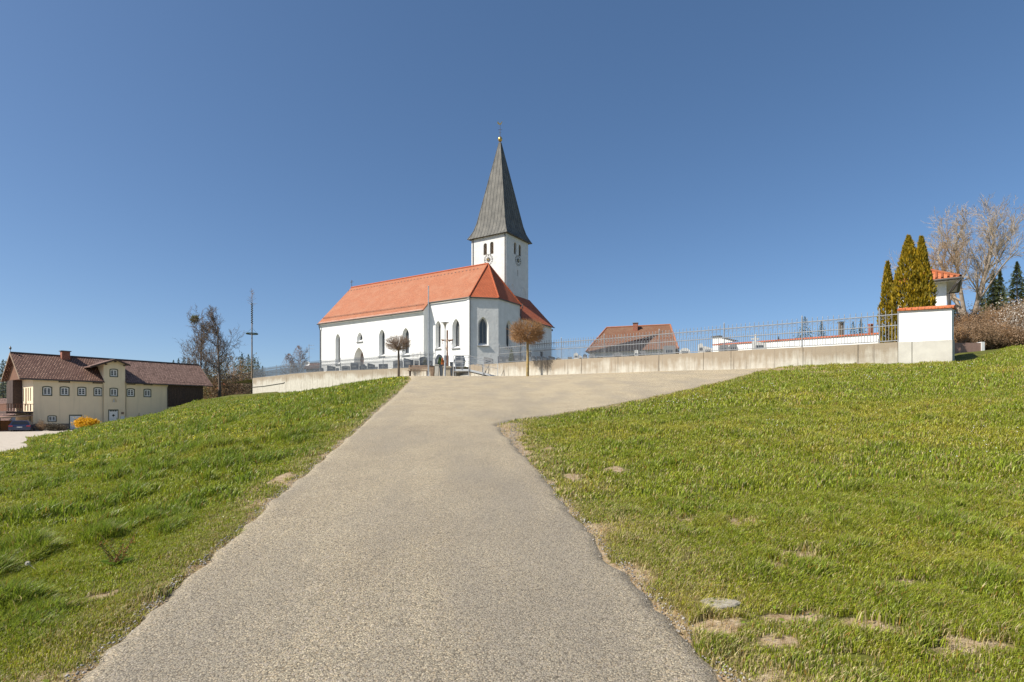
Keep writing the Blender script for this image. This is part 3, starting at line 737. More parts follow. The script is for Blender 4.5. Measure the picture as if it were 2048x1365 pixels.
# the church stands on the churchyard ground: root at the middle of the nave
church = thing('church', CW(14, 0, 6.0), 'white village church with orange tiled roof and pointed slate-grey spire', 'church')
def wframe(u0, v0, u1, v1, cu=12., cv=0.):
    O = C2(u0, v0); e = C2(u1, v1) - O; n = np.array([e[1], -e[0]]); c = C2(cu, cv) - O
    if np.dot(n, c) > 0: n = -n
    return Frame(O, e, n), float(np.linalg.norm(e))
def lancet(fr, px0, px1, py0, py1, o=0., kind='pointed', w=None):
    t0, t1 = fr.t(px0, o), fr.t(px1, o); tc = (t0 + t1) / 2; ww = abs(t1 - t0) if w is None else w
    return arch(tc, ww, fr.z((px0 + px1) / 2, py1, o), fr.z((px0 + px1) / 2, py0, o), kind)
def window_part(fr, hole, depth, k, kz, sill=.35, mull=True, wall=None, tracery=False, frame_mat=STONE_G):
    inner = shrink(hole, k, kz, sill * .5)
    reveal(wall, fr, hole, inner, 0, -depth)
    g = MB(); fill(g, fr, inner, -depth); w_ = g.build('window', GLASS, church)
    ts = [p[0] for p in inner]; zs = [p[1] for p in inner]; c = (min(ts) + max(ts)) / 2; hw = (max(ts) - min(ts)) / 2
    mb = MB(); n = len(inner)
    for i in range(n):
        a, b_ = inner[i], inner[(i + 1) % n]; mb.tube([fr.W(a[0], -depth + .04, a[1]), fr.W(b_[0], -depth + .04, b_[1])], .045, 4)
    if mull:
        top = max(zs) - hw * 1.1
        mb.tube([fr.W(c, -depth + .05, min(zs)), fr.W(c, -depth + .05, top)], .06, 4)
        for sgn in (-1, 1):
            arc = [fr.W(c + sgn * hw * (.5 - .5 * math.cos(a)), -depth + .05, top - hw * .3 + hw * .75 * math.sin(a)) for a in np.linspace(0, math.pi, 7)]
            mb.tube(arc, .045, 4)
        if tracery:
            mb.tube([fr.W(c + .3 * hw * math.cos(a), -depth + .05, top + hw * .75 + .3 * hw * math.sin(a)) for a in np.linspace(0, 2 * math.pi, 9)], .04, 4)
    mb.build('window_frame', frame_mat, w_)
    # sloping sill slab
    tt = [p[0] for p in hole]; a0, a1 = min(tt) - .08, max(tt) + .08; zb = min(p[1] for p in hole)
    sb = MB(); sb.hexa([fr.W(a0, .14, zb - .09), fr.W(a1, .14, zb - .09), fr.W(a1, .004, zb - .06), fr.W(a0, .004, zb - .06), fr.W(a0, .14, zb - .03), fr.W(a1, .14, zb - .03), fr.W(a1, .004, zb + .05), fr.W(a0, .004, zb + .05)])
    sb.build('window_sill', STONE_G, w_)
    return w_

nave = MB(); chan = MB(); apse = MB()
# south nave wall
fn, ln = wframe(UJ, VN, UW, VN)
hs = [lancet(fn, 671, 680, 668, 729), lancet(fn, 758, 769.5, 659, 713), lancet(fn, 804.5, 818, 656, 711)]
porth = lancet(fn, 708, 727.5, 695, 742); small = lancet(fn, 714, 725, 665, 684)
holed(nave, fn, [(0, ZB), (ln, ZB), (ln, ZN), (0, ZN)], hs + [porth, small])
for h in hs: window_part(fn, h, .5, .62, .93, wall=nave, mull=False)
window_part(fn, small, .5, .55, .75, wall=nave, mull=False)
i2 = shrink(porth, .72, .92); reveal(nave, fn, porth, i2, 0, -.9)
g = MB(); fill(g, fn, i2, -.9); dr = g.build('door', WOOD_B, church)
# cornice band under the nave eave
mb = MB(); zc1 = fn.z(750, 641); fn.box(mb, .0, ln, .003, .14, ZN - .55, ZN - .12); fn.box(mb, .0, ln, .003, .07, ZN - .75, ZN - .553); mb.build('cornice', WHITE, church)
# step, chancel south, apse faces
fs_, l = wframe(UJ, HW, UJ, VN, 12, 5.4); fs_.n = unit(-(C2(14, 0) - C2(0, 0)))
holed(nave, fs_, [(0, ZB), (l, ZB), (l, ZN - .05), (0, ZR - KS * HW - .05)], [])
fc, lc = wframe(UA, HW, UJ, HW)
hs = [lancet(fc, 871, 881.5, 642, 698), lancet(fc, 904.5, 919, 638, 697)]
holed(chan, fc, [(0, ZB), (lc, ZB), (lc, ZE), (0, ZE)], hs)
for h in hs: window_part(fc, h, .55, .62, .93, wall=chan)
fab, lab = wframe(0, VB, UA, HW)      # t from B to A
h = lancet(fab, 955.5, 977, 634, 692)
holed(apse, fab, [(0, ZB), (lab, ZB), (lab, ZE), (0, ZE)], [h]); window_part(fab, h, .42, .62, .90, wall=apse, tracery=True)
fbc, lbc = wframe(0, VB, 0, -VB)
h = lancet(fbc, 1012, 1024, 641, 697)
holed(apse, fbc, [(0, ZB), (lbc, ZB), (lbc, ZE), (0, ZE)], [h]); window_part(fbc, h, .45, .62, .92, wall=apse)
fcd, lcd = wframe(0, -VB, UA, -HW); holed(apse, fcd, [(0, ZB), (lcd, ZB), (lcd, ZE), (0, ZE)], [])
fno, lno = wframe(UA, -HW, UW, -HW); holed(chan, fno, [(0, ZB), (lno, ZB), (lno, ZE), (0, ZE)], [])
fwg, lwg = wframe(UW, VN, UW, -HW); holed(nave, fwg, [(0, ZB), (lwg, ZB), (lwg, ZE), (VN, ZR), (0, ZN)], [])
nave.build('nave_wall', WHITE, church); chan.build('chancel_wall', WHITE, church); apse.build('apse_wall', WHITE_R, church)
# corner pilaster at A
mb = MB(); fc.box(mb, -.02, .42, .003, .07, ZB, ZE - .1); mb.build('corner_strip', WHITE, church)
# roofs
def rz(v): return ZR - KS * abs(v)
E = 1.035; ap = (UAP, 0, ZR)
def ex(u, v): return (UAP + (u - UAP) * E, v * E, ZR + (ZE - ZR) * E)
Ae, Be, Ce, De = ex(UA, HW), ex(0, VB), ex(0, -VB), ex(UA, -HW)
vE = HW * E; vNE = VN + .28; UWE = UW + .22
TH = .14
mb = MB(); mb.slab([CW(*ap), CW(*Ae), CW(UJ - .12, vE, rz(vE)), CW(UJ - .12, vNE, rz(vNE)), CW(UWE, vNE, rz(vNE)), CW(UWE, 0, ZR)], TH); mb.build('nave_roof', ORANGE_T, church)
mb = MB(); mb.slab([CW(*ap), CW(UWE, 0, ZR), CW(UWE, -vE, rz(vE)), CW(*De)], TH); mb.build('north_roof', ORANGE_T, church)
mb = MB()
for a, b_ in ((Ae, Be), (Be, Ce), (Ce, De)): mb.slab([CW(*ap), CW(*a), CW(*b_)], TH)
mb.build('apse_roof', DEEP_T, church)
# ridge and hip tiles
mb = MB(); mb.tube([CW(UAP, 0, ZR + .03), CW(UWE, 0, ZR + .03)], .12, 6)
for q in (Ae, Be, Ce, De): mb.tube([CW(UAP, 0, ZR + .03), CW(q[0], q[1], q[2] + .03)], .10, 6)
mb.build('ridge_tiles', DEEP_T, church)
# vent tiles and snow guard
mb = MB(); mb2 = MB(); k = 0; nrm = Vector(CW(0, 1, 0)) - Vector(CW(0, 0, 0)); nrm = (nrm * KS + Vector((0, 0, 1))).normalized()
for i in range(41):
    u_ = UAP + 1.2 + i * .6; v_ = .55
    c = Vector(CW(u_, v_, rz(v_))) + nrm * .03; a = Vector(CW(.09, 0, 0)) - Vector(CW(0, 0, 0)); b_ = (Vector(CW(0, .1, rz(.1))) - Vector(CW(0, 0, ZR)))
    mb = MB(); mb.slab([c - a, c + a, c + a + b_, c - a + b_], .05); mb.build('vent_tile', METAL_D, church)
segs = []
for h in (.08, .2):
    v_ = vNE - .75; q = nrm * h; segs.append((Vector(CW(UJ + .3, v_, rz(v_))) + q, Vector(CW(UW - .2, v_, rz(v_))) + q, .018, .018))
for i in range(16):
    u_ = UJ + .3 + i * (UW - UJ - .5) / 15; v_ = vNE - .75; segs.append((CW(u_, v_, rz(v_)), tuple(Vector(CW(u_, v_, rz(v_))) + nrm * .24), .02, .02))
seg_mesh('snow_guard', segs, METAL_D, church)
# gutters and downpipes
mb = MB(); mb.tube([CW(UJ - .1, vNE + .06, rz(vNE) - .08), CW(UWE, vNE + .06, rz(vNE) - .08)], .09, 6)
mb.tube([CW(UJ, vE + .06, rz(vE) - .08)] + [CW(q[0], q[1] * 1.01, q[2] - .09) for q in (Ae, Be, Ce, De)], .075, 6); mb.build('gutter', METAL_D, church)
def pipe(pts, r=.06): mb = MB(); mb.tube(pts, r, 6); mb.build('downpipe', METAL_D, church)
za = ZE - .35
pA = C2(UA, HW) - d2 * -0 ; dirA = unit(C2(UA - .1, HW + .25) - C2(UA, HW))
def off2(p, d, k, z): q = p + d * k; return (float(q[0]), float(q[1]), z)
pipe([off2(C2(UA, HW), dirA, .2, ZE - .1), off2(C2(UA, HW), dirA, .13, ZE - .4), off2(C2(UA, HW), dirA, .13, ZB)], .06)
pipe([CW(UW - .15, VN + .35, ZN - .3), CW(UW - .15, VN + .3, ZN - .7), CW(UW - .15, VN + .1, ZN - 1.2), CW(UW - .15, VN + .1, ZB)], .065)
dirC = unit(C2(-.25, -VB - .1) - C2(0, -VB))
pipe([off2(C2(0, -VB), dirC, .35, ZE - .1), off2(C2(0, -VB), dirC, .35, ZE - .5), off2(C2(0, -VB), dirC, .12, ZE - 1.0), off2(C2(0, -VB), dirC, .12, ZB)], .065)
mb = MB(); x0 = CW(UWE - .1, 0, ZR); mb.tube([x0, (x0[0], x0[1], ZR + 1.15)], .035, 5); a = Vector(CW(.32, 0, 0)) - Vector(CW(0, 0, 0)); c = Vector((x0[0], x0[1], ZR + .85)); mb.tube([c - a, c + a], .035, 5); a2 = a * .55; c2 = Vector((x0[0], x0[1], ZR + 1.02)); mb.tube([c2 - a2, c2 + a2], .03, 5); mb.build('roof_cross', METAL_D, church)
# small spotlights under eaves
mb = MB(); q = fn.W(fn.t(783), .25, fn.z(783, 631)); mb.box(q[0] - .15, q[0] + .15, q[1] - .1, q[1] + .1, q[2] - .08, q[2] + .05); mb.build('floodlight', ZINC, church)

# tower
TU, TV = .055 * YA, -HW; TWD = .0855 * YA; ZT = .367 * YA + EYE
tw = MB(); TS, _ = wframe(TU, TV, TU + TWD, TV, TU + 2, TV - 2); TE, _ = wframe(TU, TV, TU, TV - TWD, TU + 2, TV - 2)
sb = [lancet(TS, 967, 973.8, 487, 510.5, kind='round'), lancet(TS, 980, 987, 484, 508.5, kind='round')]
eb = [lancet(TE, 1028, 1032.6, 485, 509, kind='round'), lancet(TE, 1037.5, 1042.3, 490, 513, kind='round')]
slit = lancet(TE, 1035, 1036.4, 540, 552, kind='rect')
holed(tw, TS, [(0, ZB), (TWD, ZB), (TWD, ZT), (0, ZT)], sb); holed(tw, TE, [(0, ZB), (TWD, ZB), (TWD, ZT), (0, ZT)], eb + [slit])
for (u0, v0, u1, v1) in ((TU + TWD, TV, TU + TWD, TV - TWD), (TU, TV - TWD, TU + TWD, TV - TWD)):
    f_, _ = wframe(u0, v0, u1, v1, TU + 2, TV - 2); holed(tw, f_, [(0, ZB), (TWD, ZB), (TWD, ZT), (0, ZT)], [])
for fr, L in ((TS, sb), (TE, eb), (TE, [slit])):
    for h in L:
        reveal(tw, fr, h, h, 0, -.45); g = MB(); fill(g, fr, h, -.45)
        o_ = g.build('belfry_window' if L is not None and h is not slit else 'slit_window', METAL_D, church)
        if h is not slit:
            lv = MB(); ts = [p[0] for p in h]; zs = [p[1] for p in h]; z = min(zs) + .1; wd_ = (max(ts) - min(ts)) / 2
            while z < max(zs) - .08:
                hw_ = wd_ if z < max(zs) - wd_ else math.sqrt(max(.01, wd_ ** 2 - (z - max(zs) + wd_) ** 2)); c_ = (min(ts) + max(ts)) / 2
                lv.hexa([fr.W(c_ - hw_, -.12, z), fr.W(c_ + hw_, -.12, z), fr.W(c_ + hw_, -.34, z + .1), fr.W(c_ - hw_, -.34, z + .1), fr.W(c_ - hw_, -.12, z + .025), fr.W(c_ + hw_, -.12, z + .025), fr.W(c_ + hw_, -.34, z + .125), fr.W(c_ - hw_, -.34, z + .125)]); z += .17
            lv.build('louvres', WOOD_G, o_)
tw.build('tower_wall', WHITE_R, church)
# blind arches on the east face of the tower
for px0, px1, py0 in ((1016, 1030.5, 568), (1041, 1051.5, 575.5)):
    a_ = lancet(TE, px0, px1, py0, 600, kind='pointed'); mb = MB()
    mb.tube([TE.W(x, .0, z) for x, z in a_[2:]], .06, 4); mb.build('blind_arch', WHITE_R, church)
mb = MB()
for (u_, v_) in ((TU, TV), (TU + TWD, TV)):
    cc = C2(TU + TWD / 2, TV - TWD / 2)
p_ = TS.W(.14, .07, 0); mb.tube([(p_[0], p_[1], ZT - .1), (p_[0], p_[1], ZR - 4)], .055, 6); mb.build('downpipe', METAL_D, church)
mb = MB(); p_ = TS.W(TWD - .3, .07, 0); mb.tube([(p_[0], p_[1], ZT - .1), (p_[0], p_[1], ZR - 4)], .055, 6); mb.build('downpipe', METAL_D, church)
# clocks
for fr, (px, py) in ((TS, (977, 519.5)), (TE, (1036, 521.8))):
    tc = fr.t(px); z0 = fr.z(px, py)
    g = MB(); rad = .31; fill(g, fr, [(tc + rad * math.cos(a), z0 + rad * math.sin(a)) for a in np.linspace(0, 2 * math.pi, 25)[:-1]], .05); ck = g.build('clock', METAL_D, church)
    mb = MB()
    for rr in (.72,): mb.tube([fr.W(tc + rr * math.cos(a), .04, z0 + rr * math.sin(a)) for a in np.linspace(0, 2 * math.pi, 33)], .018, 4, False)
    for k in range(12):
        a = math.pi * k / 6; ln_ = (.46, .66); wd_ = .03 if k % 3 else .05
        ca, sa = math.cos(a), math.sin(a)
        q = [(tc + ln_[i] * ca - s * wd_ * sa, z0 + ln_[i] * sa + s * wd_ * ca) for i, s in ((0, -1), (1, -1), (1, 1), (0, 1))]
        mb.prism([fr.W(x, .02, z) for x, z in q], tuple(fr.n * .02) + (0,))
    mb.build('clock_numerals', METAL_D, ck)
    mb = MB()
    for a, l_, w_ in ((R(62), .36, .05), (R(8), .58, .035)):
        ca, sa = math.cos(a), math.sin(a); q = [(tc - .12 * ca - w_ * sa, z0 - .12 * sa + w_ * ca), (tc - .12 * ca + w_ * sa, z0 - .12 * sa - w_ * ca), (tc + l_ * ca, z0 + l_ * sa)]
        q = q if True else q
        if fr is TE: q = q
        mb.prism([fr.W(x, .07, z) for x, z in q], tuple(fr.n * .02) + (0,))
    mb.build('clock_hands', GOLD, ck)
# spire
tcx, tcv = TU + TWD / 2, TV - TWD / 2; ZTIP = EYE + (HZ - 286) / F * float(C2(tcx, tcv)[1])
Dc = float(C2(tcx, tcv)[1])
prof = [(TWD / 2 + .42, ZT - .28), (TWD / 2 + .1, ZT + .02 + .25), (TWD / 2 - .22, ZT + .95), (TWD / 2 - .55, ZT + 2.1), (0.13, ZTIP)]
SLATE = M('weathered_spire_sheet', (.165, .158, .14), (.10, .098, .09), 1.1, .75, .2, .02, spec=.25)
mb = MB()
for (h0, z0), (h1, z1) in zip(prof[:-1], prof[1:]):
    c0 = [(tcx - h0, tcv + h0), (tcx + h0, tcv + h0), (tcx + h0, tcv - h0), (tcx - h0, tcv - h0)]; c1 = [(tcx - h1, tcv + h1), (tcx + h1, tcv + h1), (tcx + h1, tcv - h1), (tcx - h1, tcv - h1)]
    for i in range(4):
        j = (i + 1) % 4; mb.add([CW(*c0[i], z0), CW(*c0[j], z0), CW(*c1[j], z1), CW(*c1[i], z1)], [(0, 1, 2, 3)])
h0, z0 = prof[0]; mb.add([CW(tcx - h0, tcv + h0, z0), CW(tcx + h0, tcv + h0, z0), CW(tcx + h0, tcv - h0, z0), CW(tcx - h0, tcv - h0, z0)], [(3, 2, 1, 0)])
sp_ = mb.build('spire', SLATE, church)
segs = []
def half_at(z):
    return ipt(z, [p[1] for p in prof], [p[0] for p in prof])
zs_ = [p[1] for p in prof]
for side in range(4):
    for k in range(-5, 6):
        off_ = k * .56
        zt = zs_[0]; pts = []
        zl = list(zs_[:-1]); ztop = np.interp(-abs(off_) - .05, [-p[0] for p in prof], zs_)
        zl = [z for z in zl if z < ztop] + [ztop]
        for z in zl:
            h_ = float(half_at(z)) + .012; a_ = off_
            if k == 0: a_ = 0
            uv_ = {0: (tcx + a_, tcv + h_), 1: (tcx - h_, tcv + a_), 2: (tcx + a_, tcv - h_), 3: (tcx + h_, tcv + a_)}[side]
            pts.append(CW(uv_[0], uv_[1], z))
        segs += [(pts[i], pts[i + 1], .022, .022) for i in range(len(pts) - 1)]
seg_mesh('standing_seams', segs, M('dark_seam_metal', (.06, .06, .06), (.08, .08, .08), 2., .6), sp_)  # seams in a darker metal than the spire sheet
segs = []
for sx, sy in ((-1, 1), (1, 1), (1, -1), (-1, -1)):
    pts = [CW(tcx + sx * h, tcv + sy * h, z) for h, z in prof]; segs += [(pts[i], pts[i + 1], .06, .06 if i < 3 else .03) for i in range(4)]
seg_mesh('hip_seams', segs, SLATE, sp_)
t0_ = C2(tcx, tcv); tx, ty = float(t0_[0]), float(t0_[1])
mb = MB(); mb.lathe((tx, ty, ZTIP - .3), [(.16, 0), (.10, .3), (.09, .55)]); mb.build('finial_socket', METAL_D, church)
zb0 = EYE + (HZ - 279) / F * Dc
mb = MB(); mb.lathe((tx, ty, zb0), [(.02, -.36), (.2, -.3), (.31, -.1), (.31, .1), (.2, .3), (.02, .36)]); mb.build('gilded_ball', GOLD, church, smooth_=True)
zt0 = EYE + (HZ - 245) / F * Dc
segs = [((tx, ty, zb0 + .3), (tx, ty, zt0 - .2), .035, .025)]
cr = zb0 + 1.35
segs += [((tx - .3, ty, cr), (tx + .3, ty, cr), .025, .025), ((tx - .2, ty, cr - .35), (tx + .2, ty, cr - .35), .02, .02)]
wc = seg_mesh('weather_vane', segs, METAL_D, church)
q = [(-.42, .18), (-.3, -.02), (-.1, -.12), (.12, -.1), (.22, .06), (.27, .25), (.36, .3), (.27, .36), (.2, .33), (.12, .18), (-.05, .08), (-.2, .2), (-.3, .42), (-.36, .3)]
mb = MB(); mb.prism([(tx + x, ty - .015, zt0 - .25 + z) for x, z in q], (0, .03, 0)); mb.build('cockerel', GOLD, wc)

# sacristy
VS1 = -.16 * YA; ZS1 = .1863 * YA + EYE; ZS0 = .2444 * YA + EYE; kS = (ZS0 - ZS1) / TU
sc_ = MB(); SE, ls = wframe(0, -VB, 0, VS1, 3, -8); SN, lsn = wframe(0, VS1, TU, VS1, 1, -8)
w1 = lancet(SE, 1058.5, 1062.5, 700, 714, kind='rect'); w2 = lancet(SE, 1080.5, 1087, 703.5, 714.5, kind='rect')
holed(sc_, SE, [(0, ZB), (ls, ZB), (ls, ZS1), (0, ZS1)], [w1, w2]); holed(sc_, SN, [(0, ZB), (lsn, ZB), (lsn, ZS0), (0, ZS1)], [])
for h in (w1, w2):
    reveal(sc_, SE, h, h, 0, -.2); g = MB(); fill(g, SE, h, -.2); o_ = g.build('window', GLASS, church)
    segs = []; ts = [p[0] for p in h]; zs = [p[1] for p in h]
    for i in range(1, 4): x = min(ts) + (max(ts) - min(ts)) * i / 4; segs.append((SE.W(x, -.08, min(zs)), SE.W(x, -.08, max(zs)), .015, .015))
    seg_mesh('window_grille', segs, METAL_D, o_)
sc_.build('sacristy_wall', WHITE, church)
ov = .28
mb = MB(); mb.slab([CW(-ov, -VB - .3, ZS1 - kS * ov), CW(-ov, VS1 - .2, ZS1 - kS * ov), CW(TU, VS1 - .2, ZS0), CW(TU, -VB - .3, ZS0)], .14); mb.build('sacristy_roof', DEEP_T, church)
mb = MB(); mb.tube([CW(-ov - .06, -HW, ZS1 - kS * ov - .08), CW(-ov - .06, VS1 - .2, ZS1 - kS * ov - .08)], .07, 6); mb.build('gutter', METAL_D, church)
mb = MB(); q = CW(.1, VS1 - .25, fbc.z(1106, 661)); mb.box(q[0] - .14, q[0] + .14, q[1] - .1, q[1] + .1, q[2] - .12, q[2] + .12); mb.build('wall_lamp', METAL_D, church)
# ---------------------------------------------------------------- farmhouse
fdir = unit((.77, 1.0)); fout = np.array([fdir[1], -fdir[0]])
Q0 = np.array([(66 - CX) / F * 75.0, 75.0]); FFm = Frame(Q0, fdir, fout); GY = -.5
farm = thing('farmhouse', (Q0[0] + fdir[0] * 10 - fout[0] * 4, Q0[1] + fdir[1] * 10 - fout[1] * 4, GY), 'long cream farmhouse with brown tiled roof, green-framed windows and dark timber barn end', 'house')
E1 = (40, 756); o_e = .5
tE1 = FFm.t(40, o_e); zE = FFm.z(40, 756.5, o_e); tE2 = FFm.t(425.5, o_e); tcr = FFm.t(336); tend = FFm.t(406)
HWF = 4.9; ZRF = zE + 3.62; kf = (ZRF - zE) / HWF; zW = zE + .5 * kf - .12
OB = o_e - HWF                                   # ridge offset
OBB = o_e - 2 * HWF + .5                         # back wall
tdl, tdr = FFm.t(206.6), FFm.t(249.5)
fw = MB()
def farm_win(pxa, pxb, pya, pyb, kind='segment', lab=None, panes=True, o=0.):
    t0, t1 = FFm.t(pxa, o), FFm.t(pxb, o); pc = (pxa + pxb) / 2
    z0, z1 = FFm.z(pc, pyb, o), FFm.z(pc, pya, o)
    out = arch((t0 + t1) / 2, t1 - t0, z0, z1, kind); w_ = t1 - t0
    return out, w_
wins = []
UP = [(84.2, 104.4, 772.8, 792.2), (119.3, 138.9, 773.3, 792.2), (154.5, 172.7, 774, 792.5), (186.8, 204.8, 775, 793), (253, 269.5, 777, 794), (287, 302.4, 778, 794.8)]
DW = [(219, 236, 776, 793.3), (219, 236, 738, 754.6)]
LOWW = [(95, 113.4, 831, 844)]
VENT = [(117, 140, 759, 765.7), (185.2, 206, 761.3, 767.8), (252, 270.7, 763.8, 769.8), (287, 305, 765, 770.8)]
holes = []; dh = []
def mk(L, o, dest, kind='segment'):
    for a in L:
        h, w_ = farm_win(*a, kind=kind, o=o); dest.append((h, w_, o, kind))
mk(UP, 0, wins); mk(LOWW, 0, wins); nup = len(wins)
OD = .16
dwins = []; mk(DW, OD, dwins)
vents = []; mk(VENT[:0], 0, vents, 'rect')
for a in VENT: mk([a], 0, vents, 'rect')
doors = []
for a, o in (((138, 163.5, 830, 861.5), 0), ((216.5, 236.7, 819.5, 847), OD)):
    t0, t1 = FFm.t(a[0], o), FFm.t(a[1], o); zt = FFm.z((a[0] + a[1]) / 2, a[2], o)
    doors.append((arch((t0 + t1) / 2, t1 - t0, zt - 2.35 if o else GY - .0 + .02, zt, 'rect'), t1 - t0, o, 'rect'))
k_ = .80
def inner_of(h): return shrink(h, k_, k_)
holed(fw, FFm, [(0, GY - .3), (tcr, GY - .3), (tcr, zW), (0, zW)], [inner_of(x[0]) for x in wins] + [inner_of(doors[0][0])])
FG, LG = Frame(FFm.W(0, 0, 0)[:2], -fout, -fdir), HWF * 2 - 1.0
# gable (lit) wall facing left
gw = [arch(1.2, .5, 3.5, 5.3, 'segment'), arch(2.3, .5, 3.5, 5.3, 'segment'), arch(3.4, .62, 2.9, 5.3, 'segment'), arch(4.7, .5, 3.5, 5.3, 'segment'), arch(1.4, .6, .6, 2.1, 'segment')]
holed(fw, FG, [(0, GY - .3), (LG, GY - .3), (LG, zW), (LG / 2, zW + kf * LG / 2), (0, zW)], gw)
for i in range(len(gw)):
    reveal(fw, FG, gw[i], gw[i], 0, -.25)
    g = MB(); fill(g, FG, gw[i], -.25); o_ = g.build('window' if i != 2 else 'terrace_door', GLASS, farm)
holed(fw, Frame(FFm.W(0, OBB, 0)[:2], fdir, -fout), [(0, GY - .3), (tend, GY - .3), (tend, zW), (0, zW)], [])
for h, w_, o, kind in wins + [doors[0]]: reveal(fw, FFm, inner_of(h), inner_of(h), 0, -.14)
fw.build('wall', CREAM, farm)
# projecting centre bay
zp = FFm.z(232.5, 718, .7); zdl = FFm.z(184, 733, .7); bay = MB(); tm = (tdl + tdr) / 2; kb = (zp - zdl) / (tm - FFm.t(180, .7)); zbw = zp - kb * (tm - tdl) - .14
niche = arch(FFm.t(228.3, OD), .62, FFm.z(228, 804.8, OD), FFm.z(228, 797.4, OD), 'round')
holed(bay, FFm, [(tdl, GY - .3), (tdr, GY - .3), (tdr, zbw), (tm, zp - .14), (tdl, zbw)], [inner_of(x[0]) for x in dwins] + [inner_of(doors[1][0]), niche], OD)
for s, tt in ((-1, tdl), (1, tdr)):
    q = [FFm.W(tt, OD, GY - .3), FFm.W(tt, OD, zbw), FFm.W(tt, -3.2, zbw), FFm.W(tt, -3.2, zW - .5), FFm.W(tt, 0, zW - .5), FFm.W(tt, 0, GY - .3)]
    bay.add(q, [tuple(range(6)) if s > 0 else tuple(range(6))[::-1]])
for h, w_, o, kind in dwins + [doors[1]]: reveal(bay, FFm, inner_of(h), inner_of(h), OD, OD - .14)
reveal(bay, FFm, niche, niche, OD, OD - .25); bay.build('centre_bay', CREAM, farm)
g = MB(); fill(g, FFm, niche, OD - .25); nch = g.build('niche', WOOD_D, farm)
mb = MB(); q = FFm.W(FFm.t(228.3, OD), OD - .12, min(p[1] for p in niche)); mb.lathe(q, [(.1, 0), (.12, .1), (.07, .38), (.06, .42), (.07, .5), (.01, .58)], 8); mb.build('figurine', STONE_W, nch)
def surround(h, o, name, mat, k0, o0, o1, parent):
    mb = MB(); a, b_ = h, shrink(h, k0, k0); n = len(a)
    vs = [FFm.W(x, o + o1, z) for x, z in a] + [FFm.W(x, o + o1, z) for x, z in b_] + [FFm.W(x, o + o0, z) for x, z in a] + [FFm.W(x, o + o0, z) for x, z in b_]
    fs = []
    for i in range(n):
        j = (i + 1) % n; fs += [(i, j, n + j, n + i), (2 * n + i, 2 * n + j, j, i), (n + i, n + j, 3 * n + j, 3 * n + i)]
    return mb.add(vs, fs).build(name, mat, parent)
for h, w_, o, kind in wins + dwins:
    wo = surround(h, o, 'window', GREEN_D, k_, .003, .035, farm)
    inn = inner_of(h)
    g = MB(); fill(g, FFm, inn, o - .1); g.build('pane', GLASS, wo)
    surround(shrink(inn, .995, .995), o - .09, 'frame', WHITEP, .74, 0, .05, wo)
    ts = [p[0] for p in inn]; zs = [p[1] for p in inn]; c = (min(ts) + max(ts)) / 2; mb = MB()
    FFm.box(mb, c - .055, c + .055, o - .085, o - .03, min(zs) + .06, max(zs) - .06)
    for f in (.36, .64):
        z = min(zs) + (max(zs) - min(zs)) * f
        for s in (-1, 1):
            a0, a1 = (c + .058, max(ts) - .08) if s > 0 else (min(ts) + .08, c - .058)
            FFm.box(mb, a0, a1, o - .085, o - .04, z - .018, z + .018)
    mb.build('glazing_bar', WHITEP, wo)
for h, w_, o, kind in vents:
    wo = surround(h, o, 'attic_vent', GREEN_D, .82, .003, .035, farm); g = MB(); fill(g, FFm, shrink(h, .82, .82), o + .01); g.build('shutter', WOOD_G, wo)
for i, (h, w_, o, kind) in enumerate(doors):
    inn = inner_of(h); inn = [(x, z if z > min(p[1] for p in inn) + .1 else h[0][1]) for x, z in shrink(h, .86, .93)]
    wo = surround(h, o, 'door_frame', GREEN_D, .86, .003, .04, farm)
    g = MB(); ts = [p[0] for p in inn]; zs = [p[1] for p in inn]; FFm.box(g, min(ts), max(ts), o + .005, o + .025, min(zs), max(zs)); dd = g.build('door', WHITEP, farm)
    c = (min(ts) + max(ts)) / 2; zc_ = min(zs) + (max(zs) - min(zs)) * .66; mb = MB(); r = .2
    mb.prism([FFm.W(c - r, o + .028, zc_), FFm.W(c, o + .028, zc_ - r), FFm.W(c + r, o + .028, zc_), FFm.W(c, o + .028, zc_ + r)], tuple(fout * .015) + (0,)); mb.build('diamond_pane', GLASS, dd)
    mb = MB(); FFm.box(mb, max(ts) - .14, max(ts) - .09, o + .027, o + .06, min(zs) + .9, min(zs) + 1.15); mb.build('handle', METAL_D, dd)
    if i == 1:
        mb = MB()
        for q in range(3): a = min(ts) + .12 + q * (max(ts) - min(ts) - .2) / 3; FFm.box(mb, a, a + (max(ts) - min(ts)) / 3 - .14, o + .027, o + .035, max(zs) - .2, max(zs) - .08)
        mb.build('fanlight', GLASS, dd)
# stone plinth
mb = MB(); FFm.box(mb, .0, FFm.t(137.5), .003, .07, GY - .3, FFm.z(100, 848)); mb.build('plinth', M('rough_plinth_stone', (.14, .11, .085), (.22, .18, .14), 2.5, .9, .5, .03), farm)
# timber barn end
zt0 = FFm.z(370, 814.5, .1)
mb = MB()
FFm.box(mb, tcr, tend, -.3, .0, GY - .3, zt0)
mb.build('barn_base', CREAM, farm)
mb = MB(); n = 22
for i in range(n): a = tcr + .01 + (tend - tcr) * i / n; FFm.box(mb, a, a + (tend - tcr) / n - .02, -.2, .05 + .012 * (i % 2), zt0 + .003, zW + .1)
holed(mb, Frame(FFm.W(tend, 0, 0)[:2], -fout, fdir), [(0, zt0), (LG, zt0), (LG, zW), (LG / 2, zW + kf * LG / 2), (0, zW)], [])
mb.build('barn_boarding', WOOD_D, farm)
# roof
def RFp(t, o): return FFm.W(t, o, ZRF - kf * abs(o - OB))
